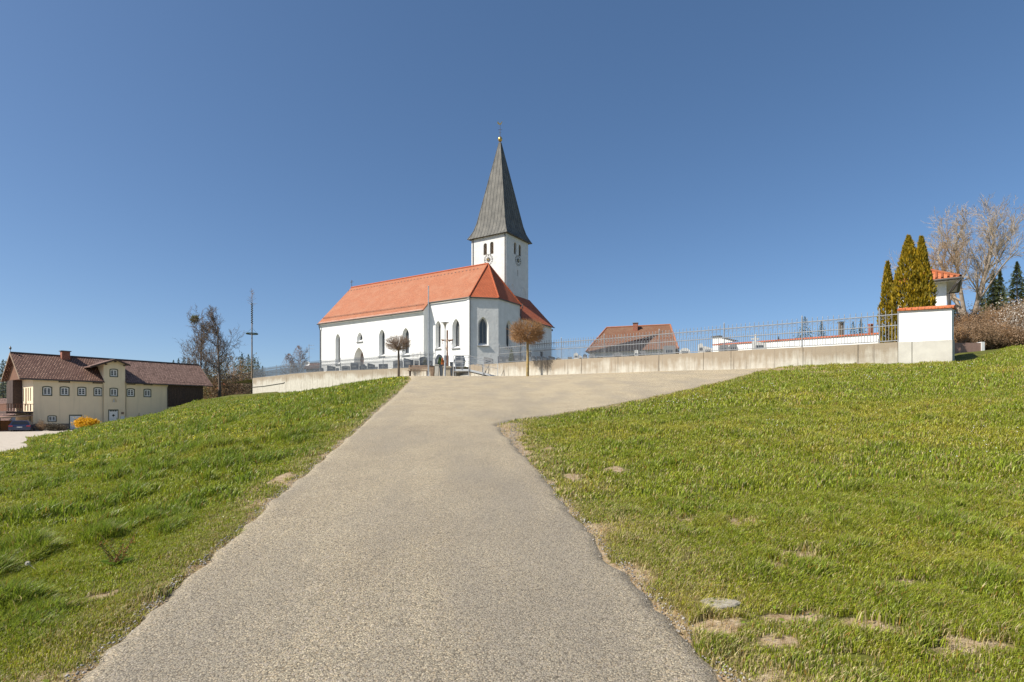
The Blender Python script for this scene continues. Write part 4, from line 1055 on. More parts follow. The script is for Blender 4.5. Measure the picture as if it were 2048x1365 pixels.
# front plane left and right of the bay, plus strip above
mb = MB(); hi = OB + .9
mb.slab([RFp(tE1, o_e), RFp(tdl - .02, o_e), RFp(tdl - .02, hi), RFp(tE1, hi)], .12)
mb.slab([RFp(tE1, hi + .001), RFp(tdl - .02, hi + .001), RFp(tdl - .02, OB), RFp(tE1, OB)], .12); mb.build('roof', BROWN_T, farm)
mb = MB(); mb.slab([RFp(tdr + .02, o_e), RFp(tE2, o_e), RFp(tE2, OB), RFp(tdr + .02, OB)], .12); mb.slab([RFp(tdl - .018, OB + 2.0), RFp(tdr + .018, OB + 2.0), RFp(tdr + .018, OB), RFp(tdl - .018, OB)], .12); mb.build('roof', BROWN_F, farm)
mb = MB(); mb.slab([RFp(tE1, OB - HWF), RFp(tE2, OB - HWF), RFp(tE2, OB), RFp(tE1, OB)], .12); mb.build('back_roof', BROWN_T, farm)
mb = MB(); mb.tube([FFm.W(tE1, OB, ZRF + .03), FFm.W(tE2, OB, ZRF + .03)], .12, 6); mb.build('ridge_tiles', WOOD_D, farm)
mb = MB()
for t_, sgn in ((tE1, -1), (tE2, 1)):
    for s in (1, -1):
        e = o_e if s > 0 else OB - HWF; a, b_ = FFm.W(t_ + sgn * .02, e, zE - .02), FFm.W(t_ + sgn * .02, OB, ZRF)
        mb.prism([(a[0], a[1], a[2] - .22), a, b_, (b_[0], b_[1], b_[2] - .28)], tuple(fdir * sgn * .06) + (0,))
mb.build('verge_board', WOOD_G, farm)
# brown cladding in the gable and timber stair tower
GG = FG; gm = LG / 2
mb = MB(); zc0 = 6.0; n = 20
lim = LG / 2 - (zc0 - zW) / kf
for i in range(n):
    a = LG * i / n; b_ = a + LG / n - .02; c_ = (a + b_) / 2
    zt_ = zW + kf * (min(c_, LG - c_)) - .05
    if zt_ > 6.5: GG.box(mb, a, b_, .02, .9, 6.4, zt_)
mb.build('gable_cladding', WOOD_B, farm)
mb = MB()
for i in range(9): a = 5.3 + i * .38; GG.box(mb, a, a + .36, .02, 1.0 + .012 * (i % 2), 2.6, 6.395)
mb.build('stair_boarding', WOOD_D, farm)
# balcony
bz = FG.z(30, 812) if False else 2.1
mb = MB(); GG.box(mb, -.05, LG, .01, 2.7, bz - .25, bz); mb.build('balcony_deck', WOOD_D, farm)
mb = MB()
for i in range(46): a = .0 + i * .19; GG.box(mb, a, a + .15, 2.62, 2.66, bz + .06, bz + .92)
for i in range(9): a = .3 + i * .28; FFm.box(mb, -a, -a + .11, -.04, 0., bz + .06, bz + .92)
GG.box(mb, -.08, LG, 2.58, 2.70, bz + .925, bz + 1.0); FFm.box(mb, -2.57, 0, -.06, .06, bz + .925, bz + 1.0); mb.build('balcony_railing', WOOD_B, farm)
# lower lean-to / carport roof and posts
mb = MB(); mb.slab([GG.W(-.1, .02, bz - .45), GG.W(LG + 1, .02, bz - .45), GG.W(LG + 1, 6.5, bz - .95), GG.W(-.1, 6.5, bz - .95)], .12); mb.build('carport_roof', M('carport_sheet', (.42, .25, .20), (.34, .20, .16), 3, .8), farm)
mb = MB(); mb.slab([GG.W(-3.2, 1.3, bz - .56), GG.W(-.102, 1.3, bz - .56), GG.W(-.102, 6.5, bz - .95), GG.W(-3.2, 6.5, bz - .95)], .12); mb.build('carport_roof', WOOD_G, farm)
for a, b_ in ((.15, 6.2), (.15, 3.3), (5, 6.2), (8.5, 6.2)): mb = MB(); GG.box(mb, a - .07, a + .07, b_ - .07, b_ + .07, GY, bz - .72); mb.build('carport_post', WOOD_D, farm)
mb = MB(); GG.box(mb, 3.5, 3.65, .05, 6.0, GY, bz - 1.2); mb.build('carport_wall', M('orange_render', (.50, .25, .10), (.42, .2, .09), 1.), farm)
# bay roof
zb_ = MB(); oo = .75; zpk = zp
tl, tr_ = FFm.t(180, oo), FFm.t(260.5, oo)
def backo(z): return OB + (ZRF - z) / kf       # offset at which main roof reaches height z
zl_ = zpk - kb * (tm - tl); zr_ = zpk - kb * (tr_ - tm)
zb_.slab([FFm.W(tl, oo, zl_), FFm.W(tm, oo, zpk), FFm.W(tm, min(backo(zpk), OB + .1) , zpk), FFm.W(tl, backo(zl_) - .2, zl_)], .12)
zb_.slab([FFm.W(tm, oo, zpk), FFm.W(tr_, oo, zr_), FFm.W(tr_, backo(zr_) - .2, zr_), FFm.W(tm, min(backo(zpk), OB + .1), zpk)], .12)
zb_.build('bay_roof', BROWN_F, farm)
mb = MB()
for s in (-1, 1):
    te, ze = (tl, zl_) if s < 0 else (tr_, zr_); a, b_ = FFm.W(te, oo + .02, ze), FFm.W(tm, oo + .02, zpk)
    mb.prism([(a[0], a[1], a[2] - .24), a, b_, (b_[0], b_[1], b_[2] - .26)], tuple(fout * .06) + (0,))
for tt in (tdl + .1, tm - .08, tdr - .25):
    z_ = zpk - kb * abs(tt + .08 - tm) - .3; FFm.box(mb, tt, tt + .16, OD, oo, z_ - .17, z_)
mb.build('bargeboard', WOOD_D, farm)
mb = MB(); tch = FFm.t(131.5, OB + .6); ch = MB(); FFm.box(ch, tch - .48, tch + .48, OB - .1, OB + .75, ZRF - 1, ZRF + .62); cb_ = ch.build('chimney', BRICK, farm)
ch = MB(); FFm.box(ch, tch - .6, tch + .6, OB - .22, OB + .87, ZRF + .623, ZRF + .72); ch.build('chimney_cap', METAL_D, cb_)
mb = MB(); mb.tube([FFm.W(tE1, o_e + .07, zE - .12), FFm.W(tdl, o_e + .07, zE - .12)], .075, 6); mb.tube([FFm.W(tdr, o_e + .07, zE - .12), FFm.W(tE2, o_e + .07, zE - .12)], .075, 6); mb.build('gutter', METAL_D, farm)
for tt in (tdl - .12, tdr + .12, tcr - .1):
    mb = MB(); mb.tube([FFm.W(tt, .45, zE - .15), FFm.W(tt, .1, zE - .6), FFm.W(tt, .09, GY)], .05, 6); mb.build('downpipe', M('cream_pipe', (.62, .52, .36), (.55, .47, .33), 3.) if tt < tcr - .2 else METAL_D, farm)
mb = MB(); FFm.box(mb, FFm.t(240.5, 0), FFm.t(247, 0), OD + .003, OD + .2, FFm.z(243, 839.5), FFm.z(243, 833)); mb.build('letterbox', WHITEP, farm)
mb = MB(); FFm.box(mb, FFm.t(241.5, 0), FFm.t(247, 0), OD + .003, OD + .03, FFm.z(243, 829), FFm.z(243, 824.5)); mb.build('house_sign', WOOD_G, farm)
mb = MB(); q = FFm.W(tE1, OB, ZRF); mb.tube([q, (q[0], q[1], q[2] + .9)], .03, 5); mb.lathe((q[0], q[1], q[2] + .35), [(.02, 0), (.12, .15), (.14, .3), (.02, .5)], 6); mb.build('roof_finial', METAL_D, farm)

# ---------------------------------------------------------------- hipped house
rdir = unit((-.953, .30)); rn = unit((-.30, -.953))
hc = np.array([(1276 - CX) / F * 95.0, 95.0]); HF = Frame(hc, -rdir, rn)
hh = thing('hipped_house', (hc[0], hc[1], 6.0), 'white single-storey house with rusty brown hipped roof and brick chimney', 'house')
tl_, tr_ = HF.t(1213.5), HF.t(1340.5); zr_ = EYE + (HZ - 653) / F * 95
of = 6.6; te0, te1 = HF.t(1171.5, of), HF.t(1357, of); zef = HF.z(1262, 701, of)
kk_ = (zr_ - zef) / of; tb0, tb1 = te0, te1 + 1.2
mb = MB()
P = lambda t, o, z: HF.W(t, o, z)
mb.slab([P(te0, of, zef), P(te1, of, zef), P(tr_, 0, zr_), P(tl_, 0, zr_)], .15)
mb.slab([P(te1, of, zef), P(te1, -of, zef), P(tr_, 0, zr_)], .15); mb.slab([P(te0, -of, zef), P(te0, of, zef), P(tl_, 0, zr_)], .15)
mb.slab([P(te0, -of, zef), P(te1, -of, zef), P(tr_, 0, zr_), P(tl_, 0, zr_)], .15); mb.build('roof', HOUSE_T, hh)
mb = MB(); mb.tube([P(tl_, 0, zr_ + .03), P(tr_, 0, zr_ + .03)], .14, 6); mb.tube([P(tr_, 0, zr_ + .03), P(te1, of, zef + .03)], .12, 6); mb.tube([P(tl_, 0, zr_ + .03), P(te0, of, zef + .03)], .12, 6); mb.build('ridge_tiles', ORANGE_T, hh)
mb = MB(); wz = [arch(x, 1.0, zef - 1.75, zef - .75, 'rect') for x in np.linspace(te0 + 2.2, te1 - 2, 5)]
holed(mb, Frame(P(0, of - .6, 0)[:2], -rdir, rn), [(te0 + .6, 5), (te1 - .6, 5), (te1 - .6, zef + .3), (te0 + .6, zef + .3)], wz)
HF2 = Frame(P(0, of - .6, 0)[:2], -rdir, rn)
for h in wz:
    reveal(mb, HF2, h, h, 0, -.15); g = MB(); fill(g, HF2, h, -.15); wo = g.build('window', GLASS, hh)
    ts = [p[0] for p in h]; fr_ = MB(); c = sum(ts) / 4; HF2.box(fr_, c - .04, c + .04, -.14, -.08, h[0][1], h[2][1]); HF2.box(fr_, min(ts), min(ts) + .07, -.14, -.08, h[0][1], h[2][1]); HF2.box(fr_, max(ts) - .07, max(ts), -.14, -.08, h[0][1], h[2][1]); fr_.build('frame', WHITEP, wo)
for tt in (te0 + .6, te1 - .6): mb.add([P(tt, of - .6, 5), P(tt, -of + .6, 5), P(tt, -of + .6, zef + .3), P(tt, of - .6, zef + .3)], [(0, 1, 2, 3)])
mb.build('wall', WHITE, hh)
tch = HF.t(1271, 1); mb = MB(); HF.box(mb, tch - .38, tch + .38, .6, 1.35, zr_ - 1.8, zr_ + .35); c_ = mb.build('chimney', BRICK, hh)
mb = MB(); HF.box(mb, tch - .46, tch + .46, .5, 1.45, zr_ + .353, zr_ + .43); mb.build('chimney_cap', STONE_G, c_)
mb = MB(); mb.tube([P(te0, of + .07, zef - .05), P(te1, of + .07, zef - .05)], .07, 6); mb.build('gutter', METAL_D, hh)

# ---------------------------------------------------------------- mortuary at the right
mD = 33.0; mp0 = np.array([(1893 - CX) / F * mD, mD]); mdir = unit((-.95, -.1)); mn_ = unit((.1 * -1, -.95))
MF = Frame(mp0, (-.8, .6), (-.6, -.8)); mzt = EYE + (HZ - 560) / F * mD
mo = thing('mortuary', (mp0[0] - 1.5, mp0[1] + 2, 4.4), 'small white mortuary with projecting orange hipped roof behind the thujas', 'building')
mb = MB(); c0 = MF.W(0, 0, 0); wl_, wd_ = 2.3, 3.2
mb.hexa([MF.W(0, 0, 4), MF.W(wl_, 0, 4), MF.W(wl_, -wd_, 4), MF.W(0, -wd_, 4), MF.W(0, 0, mzt + .15), MF.W(wl_, 0, mzt + .15), MF.W(wl_, -wd_, mzt + .15), MF.W(0, -wd_, mzt + .15)]); mb.build('wall', WHITE, mo)
ovh = .62; pk = MF.W(wl_ / 2, -wd_ / 2, mzt + 1.15)
cs = [MF.W(-ovh, ovh, mzt), MF.W(wl_ + ovh, ovh, mzt), MF.W(wl_ + ovh, -wd_ - ovh, mzt), MF.W(-ovh, -wd_ - ovh, mzt)]
mb = MB()
for i in range(4): mb.slab([cs[i], cs[(i + 1) % 4], pk], .08)
rf_ = mb.build('roof', COPING, mo)
mb = MB(); mb.slab([(c_[0], c_[1], c_[2] - .09) for c_ in (MF.W(-ovh + .08, ovh - .08, mzt), MF.W(wl_ + ovh - .08, ovh - .08, mzt), MF.W(wl_ + ovh - .08, -wd_ - ovh + .08, mzt), MF.W(-ovh + .08, -wd_ - ovh + .08, mzt))], .04); mb.build('soffit', WHITE, mo)
segs = [(cs[i], pk, .1, .1) for i in range(4)]
for i in range(4):      # pantile rolls
    a, b_ = Vector(cs[i]), Vector(cs[(i + 1) % 4]); m_ = (a + b_) / 2; L_ = (b_ - a).length; nn = int(L_ / .26); up = Vector(pk) - m_
    for k in range(1, nn):
        f = k / nn; s_ = a.lerp(b_, f); e_ = s_ + up * (1 - abs(2 * f - 1)); segs.append((tuple(s_ + Vector((0, 0, .03))), tuple(e_ + Vector((0, 0, .03))), .06, .05))
seg_mesh('roof_tile_rolls', segs, COPING, rf_, sides=6)
mb = MB()
for i in range(4): mb.tube([Vector(cs[i]) - Vector((0, 0, .1)), Vector(cs[(i + 1) % 4]) - Vector((0, 0, .1))], .085, 6)
q = MF.W(-.1, .08, 0); mb.tube([Vector(cs[0]) - Vector((0, 0, .12)), (cs[0][0] - .1, cs[0][1] + .1, mzt - .35), (q[0], q[1], mzt - .85), (q[0], q[1], 4.2)], .07, 6); mb.build('gutter', METAL_D, mo)

# ---------------------------------------------------------------- distant houses in the village
def small_house(px0, px1, pye, pyr, D, label, wallm, roofm, depth=8., zb=0.):
    f = Frame(((px0 - CX) / F * D, D), (1, .25), (.25, -1)); t1 = f.t(px1)
    ze, zr = EYE + (HZ - pye) / F * D, EYE + (HZ - pyr) / F * D
    r = thing('village_house', f.W(t1 / 2, -depth / 2, zb), label, 'house', 'village houses behind the hill')
    mb = MB(); holed(mb, f, [(0, zb), (t1, zb), (t1, ze), (0, ze)], [])
    mb.add([f.W(0, 0, zb), f.W(0, -depth, zb), f.W(0, -depth, ze), f.W(0, -depth / 2, zr), f.W(0, 0, ze)], [(0, 1, 2, 3, 4)]); mb.add([f.W(t1, 0, zb), f.W(t1, -depth, zb), f.W(t1, -depth, ze), f.W(t1, -depth / 2, zr), f.W(t1, 0, ze)], [(0, 1, 2, 3, 4)]); mb.add([f.W(0, -depth, zb), f.W(t1, -depth, zb), f.W(t1, -depth, ze), f.W(0, -depth, ze)], [(0, 1, 2, 3)])
    mb.build('wall', wallm, r)
    mb = MB(); e = .4; k = (zr - ze) / (depth / 2)
    mb.slab([f.W(-.4, e, ze - e * k), f.W(t1 + .4, e, ze - e * k), f.W(t1 + .4, -depth / 2, zr + .01), f.W(-.4, -depth / 2, zr + .01)], .12)
    mb.slab([f.W(-.4, -depth - e, ze - e * k), f.W(t1 + .4, -depth - e, ze - e * k), f.W(t1 + .4, -depth / 2, zr + .01), f.W(-.4, -depth / 2, zr + .01)], .12); mb.build('roof', roofm, r)
    n = max(1, int(t1 / 3))
    for i in range(n):
        a = t1 * (i + .5) / n
        if ze - zb > 1.6:
            g = MB(); f.box(g, a - .45, a + .45, .004, .03, ze - 1.9, ze - .8); g.build('window', GLASS, r)
    return r
small_house(468, 500, 790, 757, 150, 'white village house with brown-red roof left of the maypole foot', WHITE, BROWN_F)
small_house(410, 447, 790, 765, 170, 'distant house with orange roof behind the two bare trees', WHITE, DEEP_T)
small_house(-70, 14, 840, 795, 105, 'grey-walled house at the left picture edge beyond the farmhouse', M('grey_render', (.3, .32, .35), (.25, .27, .3), 1), BROWN_F, 12, -.6)
# house with roof just beside the nave corner
small_house(612, 690, 737, 722, 112, 'low house with brown roof peeping out left of the nave corner', WHITE, BROWN_F, 9, 5)
# ---------------------------------------------------------------- trees
def grow(segs, p, d, L, r, lvl, rng, P, tips=None):
    n = P.get('seg', 5); q = np.array(p, float); d = unit(d); rr = r
    for i in range(n):
        d = unit(d + rng.normal(size=3) * P['wob'] * (.25 if lvl == 0 else 1) + np.array([0, 0, P['up'] if lvl else P.get('up0', .06)]))
        q2 = q + d * L / n; r2 = rr * (P.get('tap', .86))
        segs.append((q.copy(), q2.copy(), rr, r2)); q, rr = q2, r2
        if lvl < P['lv'] and (i >= P.get('first', 1) or lvl > 0):
            kk = P['kids'][min(lvl, len(P['kids']) - 1)]
            for _ in range(int(kk) + (rng.random() < kk % 1)):
                ax = unit(np.cross(d, rng.normal(size=3))); a = R(P['ang'] + rng.normal() * 12)
                cd_ = unit(d * math.cos(a) + ax * math.sin(a))
                grow(segs, q, cd_, L * (P['len'] if lvl == 0 else P.get('len2', P['len'])) * (.75 + .5 * rng.random()) * ((1.35 - .8 * i / n) if lvl == 0 else 1), max(rr * P.get('cr', .55), P['rmin']), lvl + 1, rng, P, tips)
    if tips is not None: tips.append(q)
def bare_tree(name, x, y, zb, h, rt, seed, P, label, mat, cat='tree', group=None, leaders=1, twigmat=None, leanx=0.):
    rng = np.random.default_rng(seed); segs = []
    for k in range(leaders):
        a = 2 * math.pi * k / max(1, leaders) + .4
        d = np.array([leanx + (.36 * math.cos(a) if leaders > 1 else 0), .36 * math.sin(a) if leaders > 1 else 0, 1.])
        grow(segs, (x + .2 * math.cos(a) * (leaders > 1), y, zb - .3), d, h * (P.get('lead', .95)), rt, 0, rng, P)
    zmax = max(s[1][2] for s in segs); f = h / (zmax - zb)
    segs = [((x + (a[0] - x) * f, y + (a[1] - y) * f, zb + (a[2] - zb) * f), (x + (b[0] - x) * f, y + (b[1] - y) * f, zb + (b[2] - zb) * f), r0, r1) for a, b, r0, r1 in segs]
    r = thing(name, (x, y, zb), label, cat, group)
    big = [s for s in segs if s[2] > rt * .28]; sm = [s for s in segs if s[2] <= rt * .28]
    seg_mesh('trunk', big, mat, r, sides=6); seg_mesh('crown', sm, twigmat or mat, r, sides=3)
    r_segs[r.name] = sm
    return r
r_segs = {}
def at(px, D): return (px - CX) / F * D
def zat(py, D): return EYE + (HZ - py) / F * D
PL = dict(wob=.13, up=.085, lv=4, kids=[2.1, 1.1, .8, .5], ang=48, len=.25, len2=.48, seg=9, first=3, rmin=.024, cr=.58, tap=.88)
PB = dict(wob=.13, up=.06, lv=3, kids=[2, 1.2, 1.2, .8], ang=46, len=.40, seg=8, first=3, rmin=.024, cr=.5, tap=.87)
D = 104
t1_ = bare_tree('bare_linden', at(404, D), D, float(T0(at(404, D), D)), zat(612, D) - float(T0(at(404, D), D)), .30, 5, PL, 'tall bare tree right of the barn end, mistletoe clump in its crown', BARK, group='two tall bare trees beside the barn', twigmat=TWIG_R)
bare_tree('bare_linden', at(442, 98), 98, float(T0(at(442, 98), 98)), zat(609, 98) - float(T0(at(442, 98), 98)), .34, 22, PL, 'tall bare tree nearest the maypole, right one of the pair', BARK, group='two tall bare trees beside the barn', twigmat=TWIG_R)
n = 700; tg = np.array([at(396, D), D, zat(641, D)]); c = np.array(min((s_[1] for s_ in r_segs[t1_.name]), key=lambda q: float(np.sum((np.array(q) - tg) ** 2)))); Pp = c + RNG.normal(size=(n, 3)) * .33
leaf_mesh('mistletoe', Pp, RNG.normal(size=(n, 3)), .3, .14, np.array([[.14, .15, .03]]) * (.6 + .8 * RNG.random((n, 1))), LEAF, t1_)
PR = dict(wob=.11, up=.055, lv=4, kids=[1.5, 1.2, 1.1, .8], ang=36, len=.46, seg=6, first=1, rmin=.013, cr=.6, tap=.86)
D = 50; zb = zat(655, D)
bare_tree('bare_ash', at(1938, D), D, zb, zat(392, D) - zb, .21, 33, PR, 'large pale bare tree right of the mortuary with many upright limbs', BARK_P, leaders=4, twigmat=M('pale_twigs', (.50, .41, .31), (.36, .28, .20), 2.), group=None)
bare_tree('bare_ash', at(1906, 46), 46, zat(655, 46), zat(445, 46) - zat(655, 46), .17, 37, dict(PR, ang=30), 'slimmer bare tree leaning left just behind the mortuary roof', BARK_P, leanx=-.18, twigmat=TWIG_B)
# birch and budding trees
D = 125
for i, (px, top, s, col) in enumerate(((597, 692, 44, (.26, .15, .08)), (578, 708, 45, (.28, .20, .16)))):
    zb = 4.5; r = bare_tree('birch', at(px, D), D, zb, zat(top, D) - zb, .14, s, dict(PB, ang=30, len=.34, up=.02, rmin=.02), ('taller' if i == 0 else 'smaller') + ' brownish birch with drooping twigs between the maypole and the church', M('birch_bark' , (.6, .58, .54), (.4, .38, .35), 6.), group='birches beyond the churchyard', twigmat=TWIG_R)
    n = 1400; hz = zat(top, D) - zb; u_ = RNG.random(n); rad = 2.0 * np.sin(np.pi * np.clip(u_ * .9 + .08, 0, 1)) ** .8 * RNG.random(n) ** .5; a = RNG.random(n) * 6.28
    Pp = np.stack([at(px, D) + rad * np.cos(a), D + rad * np.sin(a), zb + hz * (.25 + .75 * u_)], 1)
    leaf_mesh('catkins', Pp, np.stack([RNG.normal(size=n) * .25, RNG.normal(size=n) * .25, -np.ones(n)], 1), .45, .05, np.array([col]) * (.7 + .7 * RNG.random((n, 1))), LEAF, r)
def budding(px, top, D, hw, col, seed, label, group='budding trees behind the farm', dens=2600, zb=None, kind='budding_tree'):
    x = at(px, D); zb = float(T0(x, D)) if zb is None else zb; h = zat(top, D) - zb
    r = bare_tree(kind, x, D, zb, h, .2, seed, dict(PB, lv=3, ang=40, len=.42, up=.03, rmin=.02), label, BARK, group=group, twigmat=TWIG_B)
    cl = RNG.normal(size=(26, 3)) * np.array([.42, .42, .3]); cl[:, 2] = cl[:, 2] * .8 + .62
    q = cl[RNG.integers(0, 26, dens)] + RNG.normal(size=(dens, 3)) * np.array([.16, .16, .09])
    ok = (q[:, 2] > .12) & (q[:, 2] < 1.02) & (np.hypot(q[:, 0], q[:, 1]) < 1.05); q = q[ok]
    Pp = np.stack([x + q[:, 0] * hw, D + q[:, 1] * hw, zb + q[:, 2] * h], 1); n = len(Pp)
    leaf_mesh('leaves', Pp, RNG.normal(size=(n, 3)), .32, .2, np.array([col]) * (.6 + .9 * RNG.random((n, 1))), LEAF, r)
    return r
bl = [(425, 742, 112, 3.2, (.16, .13, .05), 'olive budding tree between the two bare trunks'), (462, 708, 122, 5.6, (.13, .12, .05), 'broad olive-brown budding tree behind the right bare trunk'),
      (488, 716, 128, 4.4, (.10, .10, .045), 'dark olive round tree just left of the maypole'), (446, 752, 106, 3.0, (.20, .13, .07), 'brown undergrowth tree under the right bare trunk'),
      (478, 748, 110, 3.4, (.18, .12, .075), 'reddish brown scrub tree left of the maypole foot'), (388, 738, 124, 3.6, (.14, .12, .05), 'olive tree rising behind the barn roof end')]
for i, (px, tp, D, hw, c_, lb) in enumerate(bl): budding(px, tp, D, hw, c_, 60 + i, lb)

def conifer(px, top, D, zb, hw, label, group, seed, col=(.035, .06, .028), dens=2200, nm='spruce'):
    rng = np.random.default_rng(seed); x = at(px, D); h = zat(top, D) - zb
    r = thing(nm, (x, D, zb), label, 'tree', group)
    seg_mesh('trunk', [((x, D, zb - .3), (x, D, zb + h * .97), h * .016, .02)], BARK, r, sides=6)
    u = rng.random(dens) ** .8; tier = np.floor(u * 16) / 16; fr = u * 16 % 1
    rr = (hw * 2.3) * (1 - tier - .5 / 16 * fr) * (.35 + .65 * (1 - fr)) * (.75 + .25 * rng.random(dens)); a = rng.random(dens) * 6.28
    br = (np.sin(a * 5 + tier * 40) * .25 + .85); rad = rr * rng.random(dens) ** .45 * br
    Pp = np.stack([x + rad * np.cos(a), D + rad * np.sin(a), zb + h * (.04 + .95 * (tier + fr / 16)) - rad * .18], 1)
    dr = np.stack([np.cos(a), np.sin(a), -.35 + .2 * rng.random(dens)], 1); s = (h * .03 + .10) * np.clip(1.25 - tier, .3, 1)
    leaf_mesh('needles', Pp, dr, s * (.7 + .7 * rng.random(dens)), s * .42, np.array([col]) * (.6 + .9 * rng.random((dens, 1))), LEAF, r)
    return r
cl = [(347, 719, 160, 'first small dark conifer at the left end of the row above the barn roof'), (357, 716, 158, 'second dark conifer above the barn roof ridge'), (368, 712, 155, 'third dark conifer above the barn roof, left of the bare trees'), (378, 714, 160, 'fourth dark conifer directly left of the left bare trunk'),
      (390, 716, 165, 'dark conifer hidden behind the left bare trunk'), (412, 722, 170, 'dark conifer seen between the two bare trunks'), (497, 708, 150, 'round-topped dark conifer beside the maypole'), (484, 706, 155, 'tallest dark conifer left of the maypole'), (508, 716, 150, 'dark conifer whose right half shows past the maypole'), (516, 722, 152, 'small pointed conifer right of the maypole'),
      (525, 731, 150, 'low roundish conifer at the right end of the distant row')]
for i, (px, tp, D, lb) in enumerate(cl): conifer(px, tp, D, 1.0, 3.9 if tp < 726 else 4.2, lb, 'dark conifers on the far slope', 90 + i, (.05, .07, .04), 2600)
for i, (px, tp, D, hw, lb) in enumerate([(1610, 632, 75, 2.7, 'broad pine behind the right fence'), (1643, 641, 72, 1.5, 'narrow spruce just right of the broad pine behind the fence'), (1706, 642, 78, 1.8, 'left one of the two spruces by the brick chimney stack'), (1722, 636, 76, 1.5, 'right one of the two spruces by the brick chimney stack'), (1557, 672, 76, .8, 'tiny spruce tip above the inner white wall')]):
    conifer(px, tp, D, 7.0, hw, lb, 'spruces behind the inner churchyard wall', 120 + i, (.05, .075, .04), 1600)
for i, (px, tp, D, hw, lb) in enumerate([(1986, 537, 62, 2.0, 'dark spruce directly right of the big bare tree'), (2000, 536, 66, 1.8, 'second spruce from the big bare tree'), (2034, 521, 60, 2.6, 'tallest dark spruce near the right picture edge'), (2062, 548, 64, 2.6, 'spruce cut by the right picture edge'), (1962, 575, 64, 2.4, 'low spruce behind the trunk of the big bare tree'), (1915, 600, 60, 2.4, 'low dark spruce right of the mortuary gutter')]):
    conifer(px, tp, D, 6.2, hw, lb, 'spruces at the right edge', 140 + i, (.075, .09, .032), 6000)
# left edge conifer and hillside
conifer(6, 718, 140, 0, 3.4, 'blue-grey conifer at the left picture edge beyond the farm gable', None, 77, (.07, .10, .09), 2000)
hb = MB(); n = 30; vs = []; fs = []
for j in range(14):
    for i in range(n + 1):
        x = -260 + 200 * i / n; y = 190 + 14 * j; e = math.exp(-((x + 190) / 75) ** 2) * math.sin(math.pi * min(1, j / 13)); vs.append((x, y, -1.2 + 24 * e))
for j in range(13):
    for i in range(n): a = j * (n + 1) + i; fs.append((a, a + 1, a + n + 2, a + n + 1))
hl = link_mesh('hill', vs, fs, M('hill_meadow', (.20, .19, .08), (.12, .13, .05), .05, .95), smooth_=True); tag(hl, kind='structure')
# far woodland mass
n = 40000; y = 172 + RNG.random(n) * 50; pxx = np.where(RNG.random(n) < .12, RNG.uniform(-160, 16, n), RNG.uniform(335, 548, n)); x = (pxx - CX) / F * y
hgt = (9 + 4.5 * vnoise(x, y, 7, 5) + 2.5 * vnoise(x, y, 2, 6)) * np.where(pxx > 520, .55, 1.) * np.where(pxx > 500, .85, 1.)
hillz = 24 * np.exp(-((x + 190) / 75) ** 2) * np.sin(np.pi * np.clip((y - 190) / 182, 0, 1))
Pp = np.stack([x, y, -1 + hillz + hgt * RNG.random(n) ], 1)
tag(leaf_mesh('distant_wood', Pp, RNG.normal(size=(n, 3)) * np.array([.5, .5, 1]), .9, .6, np.array([[.10, .095, .045]]) * (.6 + .8 * RNG.random((n, 1))), LEAF), kind='stuff')

# globe trees on the plaza
def globe(px, pyb, D, w, pyt, pyc, seed, label, mat, bark, cx=None):
    rng = np.random.default_rng(seed); x = at(px, D); zb = float(T0(x, D)); zt = zat(pyt, D); zl = zat(pyc, D); H = zt - zl; ctr = np.array([at(cx or px, D), D, (zt + zl) / 2])
    r = thing('globe_tree', (x, D, zb), label, 'tree', 'trimmed globe trees on the forecourt')
    fork = zl + H * .18
    seg_mesh('trunk', [((x, D, zb - .2), (x + .02, D, zb + (fork - zb) * .5), .115, .095), ((x + .02, D, zb + (fork - zb) * .5), (x, D, fork), .095, .085)], bark, r, sides=9)
    segs = []; o0 = np.array([x, D, fork - .12])
    for i in range(950 if w > 2.4 else 520):
        u = rng.normal(size=3); u /= np.linalg.norm(u); hx = math.hypot(u[0], u[1]) + 1e-6; u[:2] *= (1 - abs(u[2]) ** 2.8) ** .5 / hx
        if u[2] < -.97: continue
        rad = (.90 + .13 * rng.random()); tip = ctr + u * np.array([w / 2, w / 2, H / 2]) * rad
        if tip[2] < zl: continue
        c0 = ctr + np.array([0, 0, -.22 * H])
        m1 = c0 + (tip - c0) * (.42 + .12 * rng.random()) + rng.normal(size=3) * .06
        m2 = c0 + (tip - c0) * .74 + rng.normal(size=3) * .05
        if i < 60: segs.append((o0 + rng.normal(size=3) * .03, m1, .030, .017))
        segs += [(m1, m2, .012, .009), (m2, tip, .009, .004)]
        for k in range(3):
            q = m2 + (tip - m2) * rng.random() + 0; e = q + (tip - m2) * .5 * rng.random() + rng.normal(size=3) * .09; segs.append((q, e, .007, .004))
    seg_mesh('crown', segs, mat, r, sides=3)
globe(1055, 750, 39.3, 2.48, 639, 690, 3, 'larger orange-brown globe tree in front of the right concrete wall', TWIG_O, BARK_Y, cx=1053.5)
globe(797, 751, 51.5, 2.28, 671, 704, 4, 'smaller grey-brown globe tree beside the bench on the left', M('grey_brown_twigs', (.34, .24, .17), (.24, .17, .12), 3.), BARK, cx=796)

